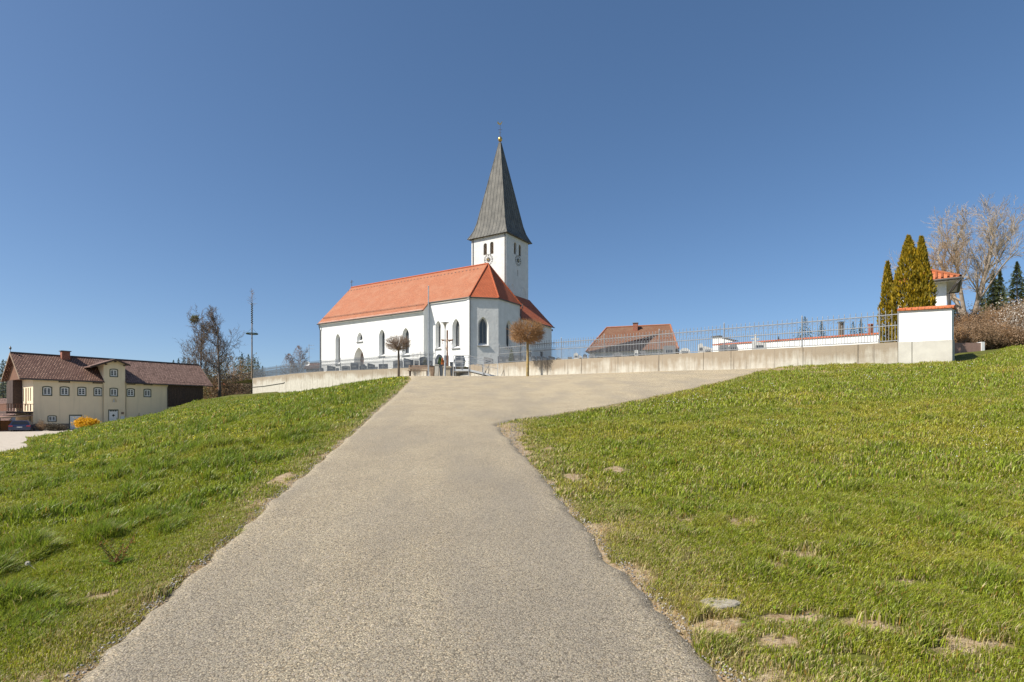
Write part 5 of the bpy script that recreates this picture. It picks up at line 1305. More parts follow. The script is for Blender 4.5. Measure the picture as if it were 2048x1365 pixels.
# thujas
def thuja(px, top, D, hw, label, seed, flat=1.0):
    rng = np.random.default_rng(seed); x = at(px, D); zb = 4.5; h = zat(top, D) - zb; n = int(9000 * hw)
    r = thing('thuja', (x, D, zb), label, 'tree', 'columnar thujas by the end wall')
    seg_mesh('trunk', [((x, D, zb - .3), (x, D, zb + h * .8), .10, .03)], BARK, r)
    u = rng.random(n); a = rng.random(n) * 6.28
    prof = hw * np.where(u < .35, .88 + .12 * u / .35, (1 - ((u - .35) / .65) ** 1.55)) + .03
    lump = 1 + .16 * np.sin(a * 4 + u * 9 + seed) * np.sin(u * 23 + a * 2) + .10 * (vnoise(a * 2, u * 14, .5, seed) - .5) * 2
    rad = prof * lump * (.80 + .22 * rng.random(n))
    Pp = np.stack([x + rad * np.cos(a), D + rad * np.sin(a) * flat, zb + u * h], 1)
    dr = np.stack([np.cos(a) * .45 + rng.normal(size=n) * .25, np.sin(a) * .45 + rng.normal(size=n) * .25, np.ones(n)], 1)
    y_ = np.array([[.46, .30, .010]]); g_ = np.array([[.12, .115, .010]]); k = (rng.random((n, 1)) * .6 + .7 * vnoise(a * 3, u * 16, .4, seed + 2)[:, None] - .15).clip(0, 1)
    leaf_mesh('foliage', Pp, dr, .20 * (.6 + .8 * rng.random(n)), .075, (g_ * (1 - k) + y_ * k) * (.7 + .5 * rng.random((n, 1))), LEAF, r)
thuja(1775, 524, 28.6, .36, 'slim shorter thuja, leftmost of the group by the end wall', 1)
thuja(1817, 473, 28.0, .80, 'broad tall golden-green thuja in the middle of the group', 2)
thuja(1843, 474, 27.6, .56, 'tall golden-green thuja touching the mortuary wall, right in the group', 3)

# brown bushes right
def shrub(px, top, D, hw, label, mat, seed, zb=None, n=420, flowers_=None, group='leafless bushes at the right edge', nm='bush'):
    rng = np.random.default_rng(seed); x = at(px, D); zb = float(T0(x, D)) if zb is None else zb; h = zat(top, D) - zb
    r = thing(nm, (x, D, zb), label, 'bush', group); segs = []; tips = []
    for i in range(n):
        a = rng.random() * 6.28; o = np.array([x + math.cos(a) * hw * .25 * rng.random(), D + math.sin(a) * hw * .25 * rng.random(), zb]); sp = rng.random() ** .6
        tip = np.array([x + math.cos(a) * hw * sp, D + math.sin(a) * hw * sp, zb + h * (.45 + .55 * rng.random()) * math.sqrt(max(.05, 1 - (sp * .85) ** 2))])
        m1 = o + (tip - o) * .5 + np.array([0, 0, h * .12]) + rng.normal(size=3) * .1
        segs += [(o, m1, .016, .011), (m1, tip, .011, .005)]
        for k in range(5):
            q = m1 + (tip - m1) * rng.random(); e = q + rng.normal(size=3) * np.array([.28, .28, .22]) * h / 3 + np.array([0, 0, .1]); segs.append((q, e, .007, .004)); tips.append(e)
            e2 = q + rng.normal(size=3) * .2 * h / 3; segs.append((q, e2, .006, .003)); tips.append(e2)
    seg_mesh('branches', segs, mat, r, sides=3); tips = np.array(tips)
    if flowers_ is not None:
        c_, s_, rep = flowers_; P_ = np.repeat(tips, rep, 0) + RNG.normal(size=(len(tips) * rep, 3)) * .1
        leaf_mesh('blossom', P_, RNG.normal(size=P_.shape), s_, s_ * .7, np.array([c_]) * (.7 + .5 * RNG.random((len(P_), 1))), LEAF, r)
    return r
bd = ((.30, .20, .12), .07, 2)
for i, (px, tp, D, hw, n_, lb) in enumerate([(1928, 622, 33, 1.5, 420, 'brown leafless bush right behind the low brick wall'), (1966, 606, 35, 1.9, 520, 'broad brown bush in the middle of the right hedge'), (2003, 612, 34, 1.6, 460, 'reddish brown bush left of the white blossoming one'),
      (1948, 640, 31.5, 1.2, 360, 'low brown bush in front of the taller ones, above the brick wall end'), (1985, 645, 32, 1.3, 380, 'low thicket under the reddish brown bush'), (2020, 655, 31.5, 1.1, 320, 'low bush at the foot of the blossoming shrub'), (1915, 648, 30.5, .8, 240, 'narrow bush in the corner beside the end wall')]):
    shrub(px, tp, D, hw, lb, TWIG_B if i % 2 else TWIG_O, 200 + i, n=n_, flowers_=bd)
shrub(2047, 590, 33, 1.7, 'white blossoming shrub cut by the right picture edge', TWIG_B, 230, n=420, flowers_=((.68, .64, .57), .07, 2))
shrub(2090, 600, 34, 2.0, 'blossoming shrub mostly outside the right picture edge', TWIG_B, 231, n=300, flowers_=((.72, .68, .62), .08, 2))
# forsythia, bare shrub, dark shrubs by the farm
def zfy(px, D): return max(float(T0(at(px, D), D)), -.5)
Df = 62; r = shrub(174, 838, Df, 1.15, 'orange-yellow forsythia in bloom in front of the white farm door', WOOD_D, 240, zb=max(zat(856, Df), zfy(174, Df)), n=220, flowers_=((.80, .47, .015), .12, 6), group=None, nm='forsythia')
shrub(82, 838, 72.5, .9, 'bare pale espalier shrub against the farmhouse wall', TWIG_B, 241, zb=-.4, n=60, group=None, nm='espalier_shrub')
shrub(112, 849, 73, 1.3, 'low dark shrub growing at the farmhouse plinth', TWIG_R, 242, zb=-.5, n=120, group=None, flowers_=((.10, .08, .05), .12, 2), nm='low_shrub')
conifer(278, 826, 83, .4, .35, 'tiny dark potted conifer against the farmhouse wall', None, 243, (.04, .05, .03), 300, nm='dwarf_conifer')
for i, px in enumerate((352, 362, 380)): shrub(px, 812 - i, 86 + i, .7, ['leftmost', 'middle', 'rightmost'][i] + ' bare climbing shrub under the dark barn boarding', WOOD_D, 250 + i, zb=1.2 + .5 * i, n=40, group='bare shrubs under the barn boarding', nm='climbing_shrub')
# ---------------------------------------------------------------- maypole
D = 96.; x = at(504, D); zb = float(T0(x, D)); zt = zat(580, D)
mp = thing('maypole', (x, D, zb), 'tall thin maypole with a green wreath and garland behind the wall corner', 'maypole')
seg_mesh('pole', [((x, D, zb - .5), (x, D, zat(610, D)), .15, .08), ((x, D, zat(610, D)), (x, D, zt), .035, .015)], M('maypole_bark', (.09, .075, .06), (.30, .22, .15), .6, .8), mp, sides=8)
zw = zat(668, D); W_ = .88; segs = []
for k in range(20):
    a, b_ = 2 * math.pi * k / 20, 2 * math.pi * (k + 1) / 20; segs.append(((x + W_ * math.cos(a), D + W_ * math.sin(a), zw), (x + W_ * math.cos(b_), D + W_ * math.sin(b_), zw), .10, .10))
for k in range(4): a = math.pi * k / 2 + .4; segs.append(((x + W_ * math.cos(a), D + W_ * math.sin(a), zw), (x, D, zw + 1.0), .015, .015))
GREENERY = M('fir_garland', (.02, .035, .02), (.04, .06, .03), 9., .9)
seg_mesh('wreath', segs, GREENERY, mp, sides=6)
segs = []; z0, z1 = zat(648, D), zat(606, D)
for k in range(90):
    f0, f1 = k / 90, (k + 1) / 90; a, b_ = f0 * 60, f1 * 60; rr = .13
    segs.append(((x + rr * math.cos(a), D + rr * math.sin(a), z0 + (z1 - z0) * f0), (x + rr * math.cos(b_), D + rr * math.sin(b_), z0 + (z1 - z0) * f1), .06, .06))
seg_mesh('garland', segs, GREENERY, mp, sides=4)
segs = []; rng = np.random.default_rng(3)
for k in range(46):
    z = zat(612, D) + (zt - zat(612, D)) * rng.random(); a = rng.random() * 6.28; l = 1.0 * (1 - (z - zat(612, D)) / (zt - zat(612, D)) * .8); segs.append(((x, D, z), (x + l * math.cos(a), D + l * math.sin(a), z + .35), .02, .01))
seg_mesh('birch_top', segs, TWIG_B, mp, sides=3)

# antenna mast with dish
D = 108.; x = at(618, D); zb = 6.6
an = thing('antenna_mast', (x, D, zb), 'television antenna mast with a white satellite dish left of the nave', 'antenna')
mb = MB(); mb.tube([(x, D, zb - 1), (x, D, zat(689, D))], .05, 6)
mb.build('mast', ZINC, an); segs = []
for py, l, s in ((691.5, .9, 1), (698.5, 1.0, 0), (706, .9, -1), (715, .4, 0)):
    z = zat(py, D); a, b_ = (-.1, l) if s > 0 else ((-l, .1) if s < 0 else (-l, l)); segs.append(((x + a, D, z), (x + b_, D, z + .05), .02, .02))
    for k in range(5): q = a + (b_ - a) * k / 4; segs.append(((x + q, D - .25, z + .02), (x + q, D + .25, z + .02), .012, .012))
seg_mesh('antenna', segs, ZINC, an, sides=4)
mb = MB(); c = Vector((at(616, D), D - .4, zat(728.5, D))); N_ = 20; pr = [(0, 0), (.2, .03), (.36, .09), (.48, .16)]; ax = Vector((.25, -1, .35)).normalized(); u_ = ax.cross(Vector((0, 0, 1))).normalized(); v_ = ax.cross(u_)
vs = [c + (u_ * math.cos(2 * math.pi * k / N_) + v_ * math.sin(2 * math.pi * k / N_)) * r_ + ax * h_ for r_, h_ in pr[1:] for k in range(N_)] + [c]
fs = [(i * N_ + k, i * N_ + (k + 1) % N_, (i + 1) * N_ + (k + 1) % N_, (i + 1) * N_ + k) for i in range(2) for k in range(N_)] + [(k, (k + 1) % N_, 3 * N_) for k in range(N_)]
mb.add(vs, fs); mb.build('satellite_dish', WHITEP, an, smooth_=True)

# ---------------------------------------------------------------- gravestones
def gz(x, y): return float(yard_z(x, y))
def grave(px0, px1, pyt, dD, style, mat, label, base=None, group='dark gravestones behind the left fence', pmat=None):
    pc = (px0 + px1) / 2; D = wall_pt(pc)[1] + dD; x = at(pc, D); zb = gz(x, D); w = (px1 - px0) / F * D; h = max(.35, zat(pyt, D) - zb)
    r = thing('gravestone', (x, D, zb), label, 'gravestone', group); th = .2
    # stones face along the wall, a little turned
    f = Frame((x, D), (1, -.22), (-.22, -1)); f.O = f.O - f.a * w / 2
    hb = min(.22, h * .25)
    mb = MB(); f.box(mb, -.06, w + .06, -.2, .2, zb - .3, zb + hb); mb.build('plinth', pmat or STONE_G, r)
    z0 = zb + hb + .003; z1 = zb + h; d_ = z1 - z0
    if style == 'flat': P = [(0, 0), (1, 0), (1, .93), (.97, 1), (.03, 1), (0, .93)]
    elif style == 'arc': P = [(0, 0), (1, 0)] + [(.5 + .5 * math.cos(a), .78 + .22 * math.sin(a)) for a in np.linspace(0, math.pi, 9)]
    elif style == 'wave': P = [(0, 0), (1, 0), (1, .78), (.85, .86), (.7, .97), (.5, 1), (.32, .96), (.15, .84), (0, .9)]
    elif style == 'slant': P = [(0, 0), (1, 0), (1, .75), (.5, .9), (.1, 1), (0, .97)]
    elif style == 'gable': P = [(0, 0), (1, 0), (1, .8), (.5, 1), (0, .8)]
    elif style == 'round': P = [(0, 0), (1, 0), (1, .35)] + [(.5 + .5 * math.cos(a), .45 + .55 * math.sin(a)) for a in np.linspace(.1, math.pi - .1, 9)] + [(0, .35)]
    elif style == 'step': P = [(0, 0), (1, 0), (1, .7), (.82, .7), (.7, 1), (.3, 1), (.18, .7), (0, .7)]
    else: P = [(.1, 0), (.9, 0), (1, .55), (.85, 1), (.15, 1), (0, .55)]
    mb = MB(); mb.prism([f.W(a * w, th / 2, z0 + b_ * d_) for a, b_ in P], tuple(-f.n * th) + (0,)); mb.build('headstone', mat, r)
    if d_ > .4:
        mb = MB(); f.box(mb, w * .22, w * .78, th / 2 + .002, th / 2 + .012, z0 + d_ * .35, z0 + d_ * .6); mb.build('inscription_panel', STONE_G if mat is STONE_D else STONE_D, r)
    return r, f, w, zb
G = [(625, 634, 737.5, 2.5, 'flat', 'low dark gravestone, first from the antenna mast'), (636, 647, 736, 3, 'arc', 'dark rounded gravestone at the nave corner'), (654, 671, 731.5, 2.5, 'slant', 'dark gravestone sloping down to the right below the first nave window'), (672, 678, 737, 3.5, 'flat', 'small dark gravestone right of the sloping one'),
     (683, 700, 732, 2.5, 'arc', 'grey-black arched gravestone between nave window and porch arch'), (701, 717, 726, 2.2, 'flat', 'square black gravestone left below the porch arch'), (719, 734, 729, 4, 'step', 'stepped dark gravestone in front of the porch arch'), (735, 750, 727, 2.3, 'slant', 'wide dark gravestone right of the porch arch'), (751, 755, 734, 4, 'flat', 'narrow grey gravestone beside the wide dark one'),
     (757.5, 776, 728.5, 2.3, 'flat', 'dark gravestone with a small ornament on top'), (786, 806, 721, 2.3, 'arc', 'grey gravestone with arched top left of the bench'), (807, 827, 716.5, 2.3, 'slant', 'large black gravestone behind the bench'), (829, 837, 721.5, 4, 'flat', 'grey slab gravestone just right of the large black one'),
     (839, 855, 714, 2.3, 'arc', 'black gravestone with a yellow-green shrub before it'), (857, 864, 722, 3, 'flat', 'small black gravestone beside the flagpole')]
for a in G: grave(a[0], a[1], a[2], a[3], a[4], STONE_D if 'grey' not in a[5] else STONE_G, a[5])
G2 = [(871, 886.5, 709, 3.2, 'round', STONE_D, 'black round-topped gravestone left behind the crucifix'), (888, 897, 711.5, 4, 'flat', STONE_D, 'black gravestone right behind the crucifix'), (908, 931, 712, 3.4, 'slab', STONE_D, 'largest black gravestone behind the ramp landing'), (968, 986, 714, 3.5, 'slant', STONE_G, 'grey gravestone behind the ramp railing'),
      (996, 1008, 713, 2.4, 'flat', STONE_D, 'dark gravestone below the east apse window'), (1009, 1020, 713.5, 2.6, 'arc', STONE_D, 'dark arched gravestone next to the green shrub'), (1028, 1040, 711, 2.4, 'flat', STONE_D, 'dark gravestone left of the larger globe tree trunk'), (1042, 1052, 712, 2.6, 'slab', STONE_D, 'dark gravestone behind the larger globe tree trunk'),
      (1062, 1072, 713, 2.4, 'arc', STONE_D, 'dark gravestone right of the larger globe tree trunk'), (1074, 1083, 713.5, 2.6, 'flat', STONE_D, 'dark gravestone below the sacristy window'), (1085, 1095, 713.5, 2.4, 'slant', STONE_D, 'dark gravestone near the sacristy corner'), (1097, 1110, 712.5, 2.7, 'slant', STONE_D, 'last dark gravestone, just past the sacristy corner'), (1112, 1122, 715.5, 2.8, 'gable', STONE_D, 'small dark gravestone alone against the sky right of the church')]
for a in G2: grave(*a, group='dark gravestones between gate and sacristy corner')
G3 = [(1136, 1144, 714.5, 3, 'flat', STONE_D, 'small black gravestone left of the white carved one'), (1148, 1157, 706, 2.6, 'wave', STONE_W, 'white carved gravestone left of the hipped house'), (1158, 1164, 711, 3.2, 'slant', STONE_W, 'low white gravestone next to the white carved one'), (1166, 1174, 708.5, 3, 'gable', STONE_D, 'dark pointed gravestone at the hipped house corner'), (1178, 1190, 709, 2.5, 'arc', STONE_G, 'grey arched gravestone below the hipped house eave'),
      (1224, 1247, 705.5, 2.6, 'round', STONE_G, 'wide grey gravestone with curved top'), (1269, 1276, 701, 2.4, 'flat', STONE_W, 'narrow white upright gravestone'), (1277, 1293, 702.5, 2.8, 'slab', STONE_G, 'grey gravestone right of the narrow white one'), (1327, 1350, 692, 2.6, 'flat', STONE_G, 'tall grey gravestone at the hipped house right corner'),
      (1359, 1380, 696.5, 2.4, 'round', STONE_W, 'white gravestone with round top standing free'), (1397, 1406, 687, 2.4, 'wave', STONE_W, 'white sculpted gravestone, left of the pair by the pier'), (1407, 1424, 693, 2.6, 'slant', STONE_W, 'long white gravestone, right of the pair by the pier'),
      (1439, 1456, 689.5, 2.3, 'arc', STONE_G, 'dark grey ornate gravestone in front of the inner white wall'), (1457, 1475, 688, 2.5, 'round', STONE_G, 'rounded dark grey gravestone before the inner white wall'), (1505, 1532, 682.5, 2.3, 'slant', STONE_W, 'white gravestone with a slim cross before the inner wall')]
last = None
for a in G3: last = grave(*a, group='light gravestones behind the right fence')
r, f, w, zb = last; zc_ = zat(669, float(r.location.y)); mb = MB()
f.box(mb, .12, .19, -.03, .04, zb + .6, zc_); f.box(mb, -.05, .36, -.028, .038, zc_ - .28, zc_ - .21); mb.build('slim_cross', STONE_W, r)
# small lantern-like ornament and garden shrubs
def yshrub(px, top, dD, hw, col, label, nm='cypress_shrub', n=900):
    D = wall_pt(px)[1] + dD; x = at(px, D); zb = gz(x, D); h = zat(top, D) - zb; r = thing(nm, (x, D, zb), label, 'shrub')
    seg_mesh('trunk', [((x, D, zb), (x, D, zb + h * .6), .03, .01)], BARK, r, sides=4)
    u = RNG.random(n); a = RNG.random(n) * 6.28; rad = hw * np.sqrt(np.clip(1 - u ** 1.6, .02, 1)) * (.6 + .4 * RNG.random(n)); P_ = np.stack([x + rad * np.cos(a), D + rad * np.sin(a), zb + .08 + u * h * .97], 1)
    leaf_mesh('foliage', P_, np.stack([np.cos(a) * .3, np.sin(a) * .3, np.ones(n)], 1), .13, .05, np.array([col]) * (.6 + .8 * RNG.random((n, 1))), LEAF, r)
yshrub(850, 718, 1.7, .2, (.30, .26, .03), 'yellow-green conical shrub before a black gravestone', n=700)
yshrub(1023, 703, 2.0, .24, (.10, .13, .03), 'dark green conical shrub under the east apse window')
yshrub(880, 716, 2.0, .22, (.10, .16, .04), 'green bush on the grave left of the crucifix', 'grave_plant', 500)
yshrub(885, 718, 1.4, .14, (.75, .30, .10), 'orange flower bouquet on the grave beside the crucifix', 'flower_bouquet', 500)

# tall weathered pillar and brick stack behind the inner wall
def pillar(px0, px1, pyt, D, mat, nm, label, cat, cap=None):
    x0, x1 = at(px0, D), at(px1, D); zt = zat(pyt, D); r = thing(nm, ((x0 + x1) / 2, D, 5.2), label, cat); w = (x1 - x0)
    mb = MB(); mb.hexa([(x0, D, 5), (x1, D, 5), (x1, D + w, 5), (x0, D + w, 5), (x0 + w * .08, D + .03, zt), (x1 - w * .06, D + .03, zt), (x1 - w * .06, D + w * .9, zt), (x0 + w * .08, D + w * .9, zt)]); mb.build('shaft', mat, r)
    mb = MB(); e = .04; mb.box(x0 - e + w * .08, x1 + e - w * .06, D - e, D + w + e, zt + .003, zt + .07); mb.build('cap', cap or METAL_D, r)
pillar(1680, 1688.5, 645.5, 42, M('weathered_stone_shaft', (.13, .105, .085), (.19, .16, .13), 6.), 'stone_pillar', 'tall dark weathered pillar behind the inner white wall', 'pillar')
pillar(1740, 1747, 649.5, 52, BRICK, 'brick_stack', 'red brick chimney stack behind the inner white wall', 'chimney', DEEP_T)

# ---------------------------------------------------------------- forecourt furniture
def gnd(px, D): return float(T0(at(px, D), D))
# flagpole
D = 43.; x = at(857, D); zb = gnd(857, D); r = thing('flagpole', (x, D, zb), 'tall slim silver flagpole standing left of the crucifix', 'flagpole')
mb = MB(); mb.lathe((x, D, zb - .1), [(.055, 0), (.055, .6), (.045, 3.2), (.035, zat(575, D) - zb + .1)], 10); mb.build('pole', ZINC, r)
mb = MB(); mb.lathe((x, D, zat(575, D)), [(.02, 0), (.05, .03), (.05, .08), (.01, .12)], 8); mb.build('knob', ZINC, r)
mb = MB(); mb.lathe((x, D, zb), [(.14, -.05), (.14, .03), (.07, .05)], 10); mb.build('base_plate', ZINC, r)
# street lamp
D = 41.; x = at(890, D); zb = gnd(890, D); r = thing('street_lamp', (x, D, zb), 'grey street lamp with flat disc hood in front of the crucifix', 'street lamp')
zt = zat(645, D); mb = MB(); mb.lathe((x, D, zb - .1), [(.06, 0), (.06, 1.0), (.042, 1.1), (.038, zt - zb - .35)], 10); mb.build('pole', ZINC, r)
mb = MB(); mb.lathe((x, D, zt - .45), [(.05, 0), (.07, .1), (.14, .38), (.14, .40)], 14); mb.build('lamp_glass', M('opal_lamp_glass', (.55, .53, .48), (.5, .48, .44), 4., .3), r)
mb = MB(); mb.lathe((x, D, zt - .05), [(.29, 0), (.29, .025), (.1, .07), (.02, .09)], 18); mb.build('lamp_hood', ZINC, r)
# bench
D = 49.5; xa, xb = at(816, D), at(859, D); zb = gnd(836, D); zseat = zat(741.5, D); r = thing('park_bench', ((xa + xb) / 2, D, zb), 'weathered brown wooden bench left of the flagpole', 'bench')
mb = MB()
for i in range(4): mb.box(xa, xb, D - .25 + i * .12, D - .15 + i * .12, zseat - .045, zseat)
mb.build('seat', WOOD_G, r); mb = MB()
for i in range(3): z = zseat + .12 + i * .13; mb.hexa([(xa, D + .24 + i * .03, z), (xb, D + .24 + i * .03, z), (xb, D + .28 + i * .03, z), (xa, D + .28 + i * .03, z), (xa, D + .26 + i * .03, z + .1), (xb, D + .26 + i * .03, z + .1), (xb, D + .30 + i * .03, z + .1), (xa, D + .30 + i * .03, z + .1)])
mb.build('backrest', WOOD_G, r)
for q in (xa + .18, xb - .18):
    mb = MB(); mb.box(q - .05, q + .05, D - .22, D - .12, zb - .1, zseat - .05); mb.box(q - .05, q + .05, D + .14, D + .24, zb - .1, zseat - .05); mb.box(q - .04, q + .04, D - .22, D + .24, zseat - .1, zseat - .047); mb.box(q - .04, q + .04, D + .285, D + .34, zseat - .1, zseat + .5); mb.build('leg', WOOD_D, r)
# gate zone: side walls, steps
sg0, sg1 = wall_s(957), wall_s(868)
st_ = thing('stone_steps', WF.W((sg0 + sg1) / 2, -.6, 4.7), 'low concrete steps and cheek wall of the churchyard entrance behind the ramp landing', 'steps')
zt_ = float(wall_top((sg0 + sg1) / 2)) - .15; sA, sB = wall_s(938), wall_s(906)
mb = MB()
for i in range(5): h_ = (zt_ - 4.5) * (i + 1) / 5; WF.box(mb, sA + .01, sB - .01, -.3 * (i + 1) - .9, -.3 * i - .3, 3.9, 4.5 + h_ - .001 * i)
mb.build('step', CONC_P, st_)
mb = MB(); WF.box(mb, sg0 + .02, sA, -1.6, -.02, 3.6, zt_ + .1); WF.box(mb, sB, sg1 - .02, -1.6, -.02, 3.6, zt_ + .1); mb.build('cheek_wall', CONC, st_, uvf=wuv)
# pillars / bins
def bx(nm, px0, px1, pyt, D, dep, mat, label, cat, lid=None, pyb=None):
    x0, x1 = at(px0, D), at(px1, D); zb = gnd((px0 + px1) / 2, D); zt = zat(pyt, D); r = thing(nm, ((x0 + x1) / 2, D, zb), label, cat); mb = MB()
    e = .03; mb.hexa([(x0 + e, D - dep / 2, zb - .1), (x1 - e, D - dep / 2, zb - .1), (x1 - e, D + dep / 2, zb - .1), (x0 + e, D + dep / 2, zb - .1), (x0, D - dep / 2 - .02, zt), (x1, D - dep / 2 - .02, zt), (x1, D + dep / 2, zt), (x0, D + dep / 2, zt)]); mb.build('body', mat, r)
    mb = MB(); mb.box(x0 - .03, x1 + .03, D - dep / 2 - .05, D + dep / 2 + .03, zt + .003, zt + .05); mb.build('lid', lid or mat, r); return r
bx('gate_pier', 870, 878, 731, 45.2, .35, CONC_P, 'pale square concrete pier just right of the bench', 'pier')
bx('waste_bin', 879.5, 886, 731.5, 43.5, .35, STONE_D, 'black waste bin left of the street lamp', 'bin')
bx('notice_slab', 900, 906, 726, 45.0, .15, STONE_D, 'upright dark slab between crucifix and ramp landing', 'slab')
r = bx('bench_planter', 861, 868.5, 734, 45.5, .6, WOOD_G, 'wooden box at the right bench end', 'planter', WOOD_D)
# crucifix
D = 43.2; x = at(894.5, D); zb = gnd(894, D); zp_ = zat(733, D); cr = thing('crucifix', (x, D, zb), 'wayside crucifix with small roofed cross and figure on a stone plinth', 'crucifix')
mb = MB(); mb.hexa([(x - .26, D - .2, zb - .1), (x + .26, D - .2, zb - .1), (x + .26, D + .25, zb - .1), (x - .26, D + .25, zb - .1), (x - .22, D - .17, zp_ - .12), (x + .22, D - .17, zp_ - .12), (x + .22, D + .2, zp_ - .12), (x - .22, D + .2, zp_ - .12)]); mb.box(x - .32, x + .32, D - .25, D + .3, zp_ - .118, zp_ - .0); mb.build('plinth', M('sandstone_plinth', (.42, .36, .26), (.33, .28, .2), 8.), cr)
zx, ztop = zat(681, D), zat(661, D); mb = MB(); mb.box(x - .06, x + .06, D - .03, D + .05, zp_ + .003, ztop); mb.box(x - .42, x - .062, D - .028, D + .048, zx - .05, zx + .05); mb.box(x + .062, x + .42, D - .028, D + .048, zx - .05, zx + .05)
mb.build('cross', WOOD_B, cr)
segs = []
for s in (-1, 1):
    for k in range(6):
        a, b_ = R(15 + 25 * k), R(15 + 25 * (k + 1)); 
        if k < 3: segs.append(((x + s * (.05 + .36 * math.cos(a - R(60))) , D, zx - .45 + .45 * math.sin(a)), (x + s * (.05 + .36 * math.cos(b_ - R(60))), D, zx - .45 + .45 * math.sin(b_)), .02, .02))
    segs.append(((x + s * .45, D, zx + .07), (x + s * .12, D, zx - .1), .04, .03))
seg_mesh('cross_brace', segs, WOOD_G, cr)
# small figure: one skinned body
fig = bpy.data.meshes.new('figure'); fz = zx
pts = [(0, 0, -.42), (0, 0, -.20), (0, 0, -.05), (0, -.02, .03), (0, -.05, .12), (-.09, 0, .0), (-.22, .02, .03), (-.37, .03, .05), (.09, 0, .0), (.22, .02, .03), (.37, .03, .05), (-.05, -.05, -.62), (-.02, 0, -.88), (-.01, -.04, -.96), (.05, -.05, -.62), (.02, 0, -.88), (.01, -.04, -.96)]
ed = [(0, 1), (1, 2), (2, 3), (3, 4), (2, 5), (5, 6), (6, 7), (2, 8), (8, 9), (9, 10), (0, 11), (11, 12), (12, 13), (0, 14), (14, 15), (15, 16)]
rad = [.075, .065, .08, .03, .055, .035, .026, .018, .035, .026, .018, .045, .028, .02, .045, .028, .02]
import bmesh
bm_ = bmesh.new(); vs_ = [bm_.verts.new((p[0], p[1] - .10, p[2])) for p in pts]
for a_, b_ in ed: bm_.edges.new((vs_[a_], vs_[b_]))
sl_ = bm_.verts.layers.skin.verify()
bm_.verts.ensure_lookup_table()
for i_, v_ in enumerate(bm_.verts): v_[sl_].radius = (rad[i_], rad[i_]); v_[sl_].use_root = (i_ == 0)
bm_.to_mesh(fig); bm_.free(); fo = bpy.data.objects.new('figure', fig); COL.objects.link(fo); fo.parent = cr; fo.location = (0, 0, fz - zb); fig.materials.append(M('painted_carving', (.50, .36, .26), (.42, .30, .22), 8., .6))
sk = fo.modifiers.new('skin', 'SKIN'); 

fo.modifiers.new('sub', 'SUBSURF').levels = 1; fo.modifiers['sub'].render_levels = 1

# ramp
D0 = 42.6; rp = thing('access_ramp', (at(950, D0), D0, gnd(950, D0)), 'grey metal access ramp with landing and tubular handrails', 'ramp')
xs = [at(p, D0) for p in (907.5, 937.5, 966, 995.5)]; zl = zat(738.5, D0); ze_ = gnd(996, D0) + .02; th = .09
mb = MB(); mb.box(xs[0], xs[1], D0 - .03, D0 + 1.35, zl - .16, zl); ZL = M('light_galvanised_deck', (.60, .63, .65), (.52, .55, .57), 6., .5); mb.build('landing', ZL, rp)
mb = MB(); mb.hexa([(xs[1] + .003, D0 - .03, zl - .16), (xs[3], D0 - .03, ze_ - .12), (xs[3], D0 + 1.35, ze_ - .12), (xs[1] + .003, D0 + 1.35, zl - .16), (xs[1] + .003, D0 - .03, zl), (xs[3], D0 - .03, ze_), (xs[3], D0 + 1.35, ze_), (xs[1] + .003, D0 + 1.35, zl)]); mb.build('ramp_deck', ZL, rp)
def zdk(x_): return zl if x_ <= xs[1] else zl + (ze_ - zl) * (x_ - xs[1]) / (xs[3] - xs[1])
for yy in (D0 - .06, D0 + 1.38):
    mb = MB()
    for q in xs: mb.tube([(q, yy, gnd(950, D0) - .1), (q, yy, zdk(q) + 1.0)], .026, 6)
    mb.tube([(q, yy, zdk(q) + 1.0) for q in xs], .024, 6); mb.tube([(q, yy, zdk(q) + .55) for q in xs], .018, 6); 
    mb.tube([((xs[0] + xs[1]) / 2, yy, zl), ((xs[0] + xs[1]) / 2, yy, zl + 1.0)], .02, 6); mb.build('handrail', ZINC, rp)
# extra posts standing along the plaza edge (young staked tree)
D = 39.; x = at(1094, D); zb = gnd(1094, D); r = thing('sapling', (x, D, zb), 'thin young sapling against the wall right of the larger globe tree', 'tree')
rng = np.random.default_rng(8); segs = [((x, D, zb - .1), (x, D, zb + .95), .012, .006)]
for k in range(10): a = rng.random() * 6.28; z = zb + .45 + .5 * rng.random(); segs.append(((x, D, z), (x + .15 * math.cos(a), D + .15 * math.sin(a), z + .14), .005, .002))
seg_mesh('trunk', segs, BARK_P, r, sides=4)
# low brick wall right of the end wall
D = 28.0; xa, xb = at(1904, D), at(1962, D); za, zb_ = zat(687, D), zat(686, D); zg = zat(703, D) - .6
r = thing('low_brick_wall', ((xa + xb) / 2, D, zg), 'low brown brick wall with a white end post beside the white end wall', 'wall')
mb = MB(); mb.box(xa, xb - .003, D, D + .24, zg, zb_); mb.build('brickwork', M('brown_brickwork', (.30, .19, .15), (.24, .15, .12), 5.), r)
mb = MB(); mb.box(xb, xb + .16, D - .03, D + .27, zg, zb_ + .04); mb.build('end_post', WHITEP, r)

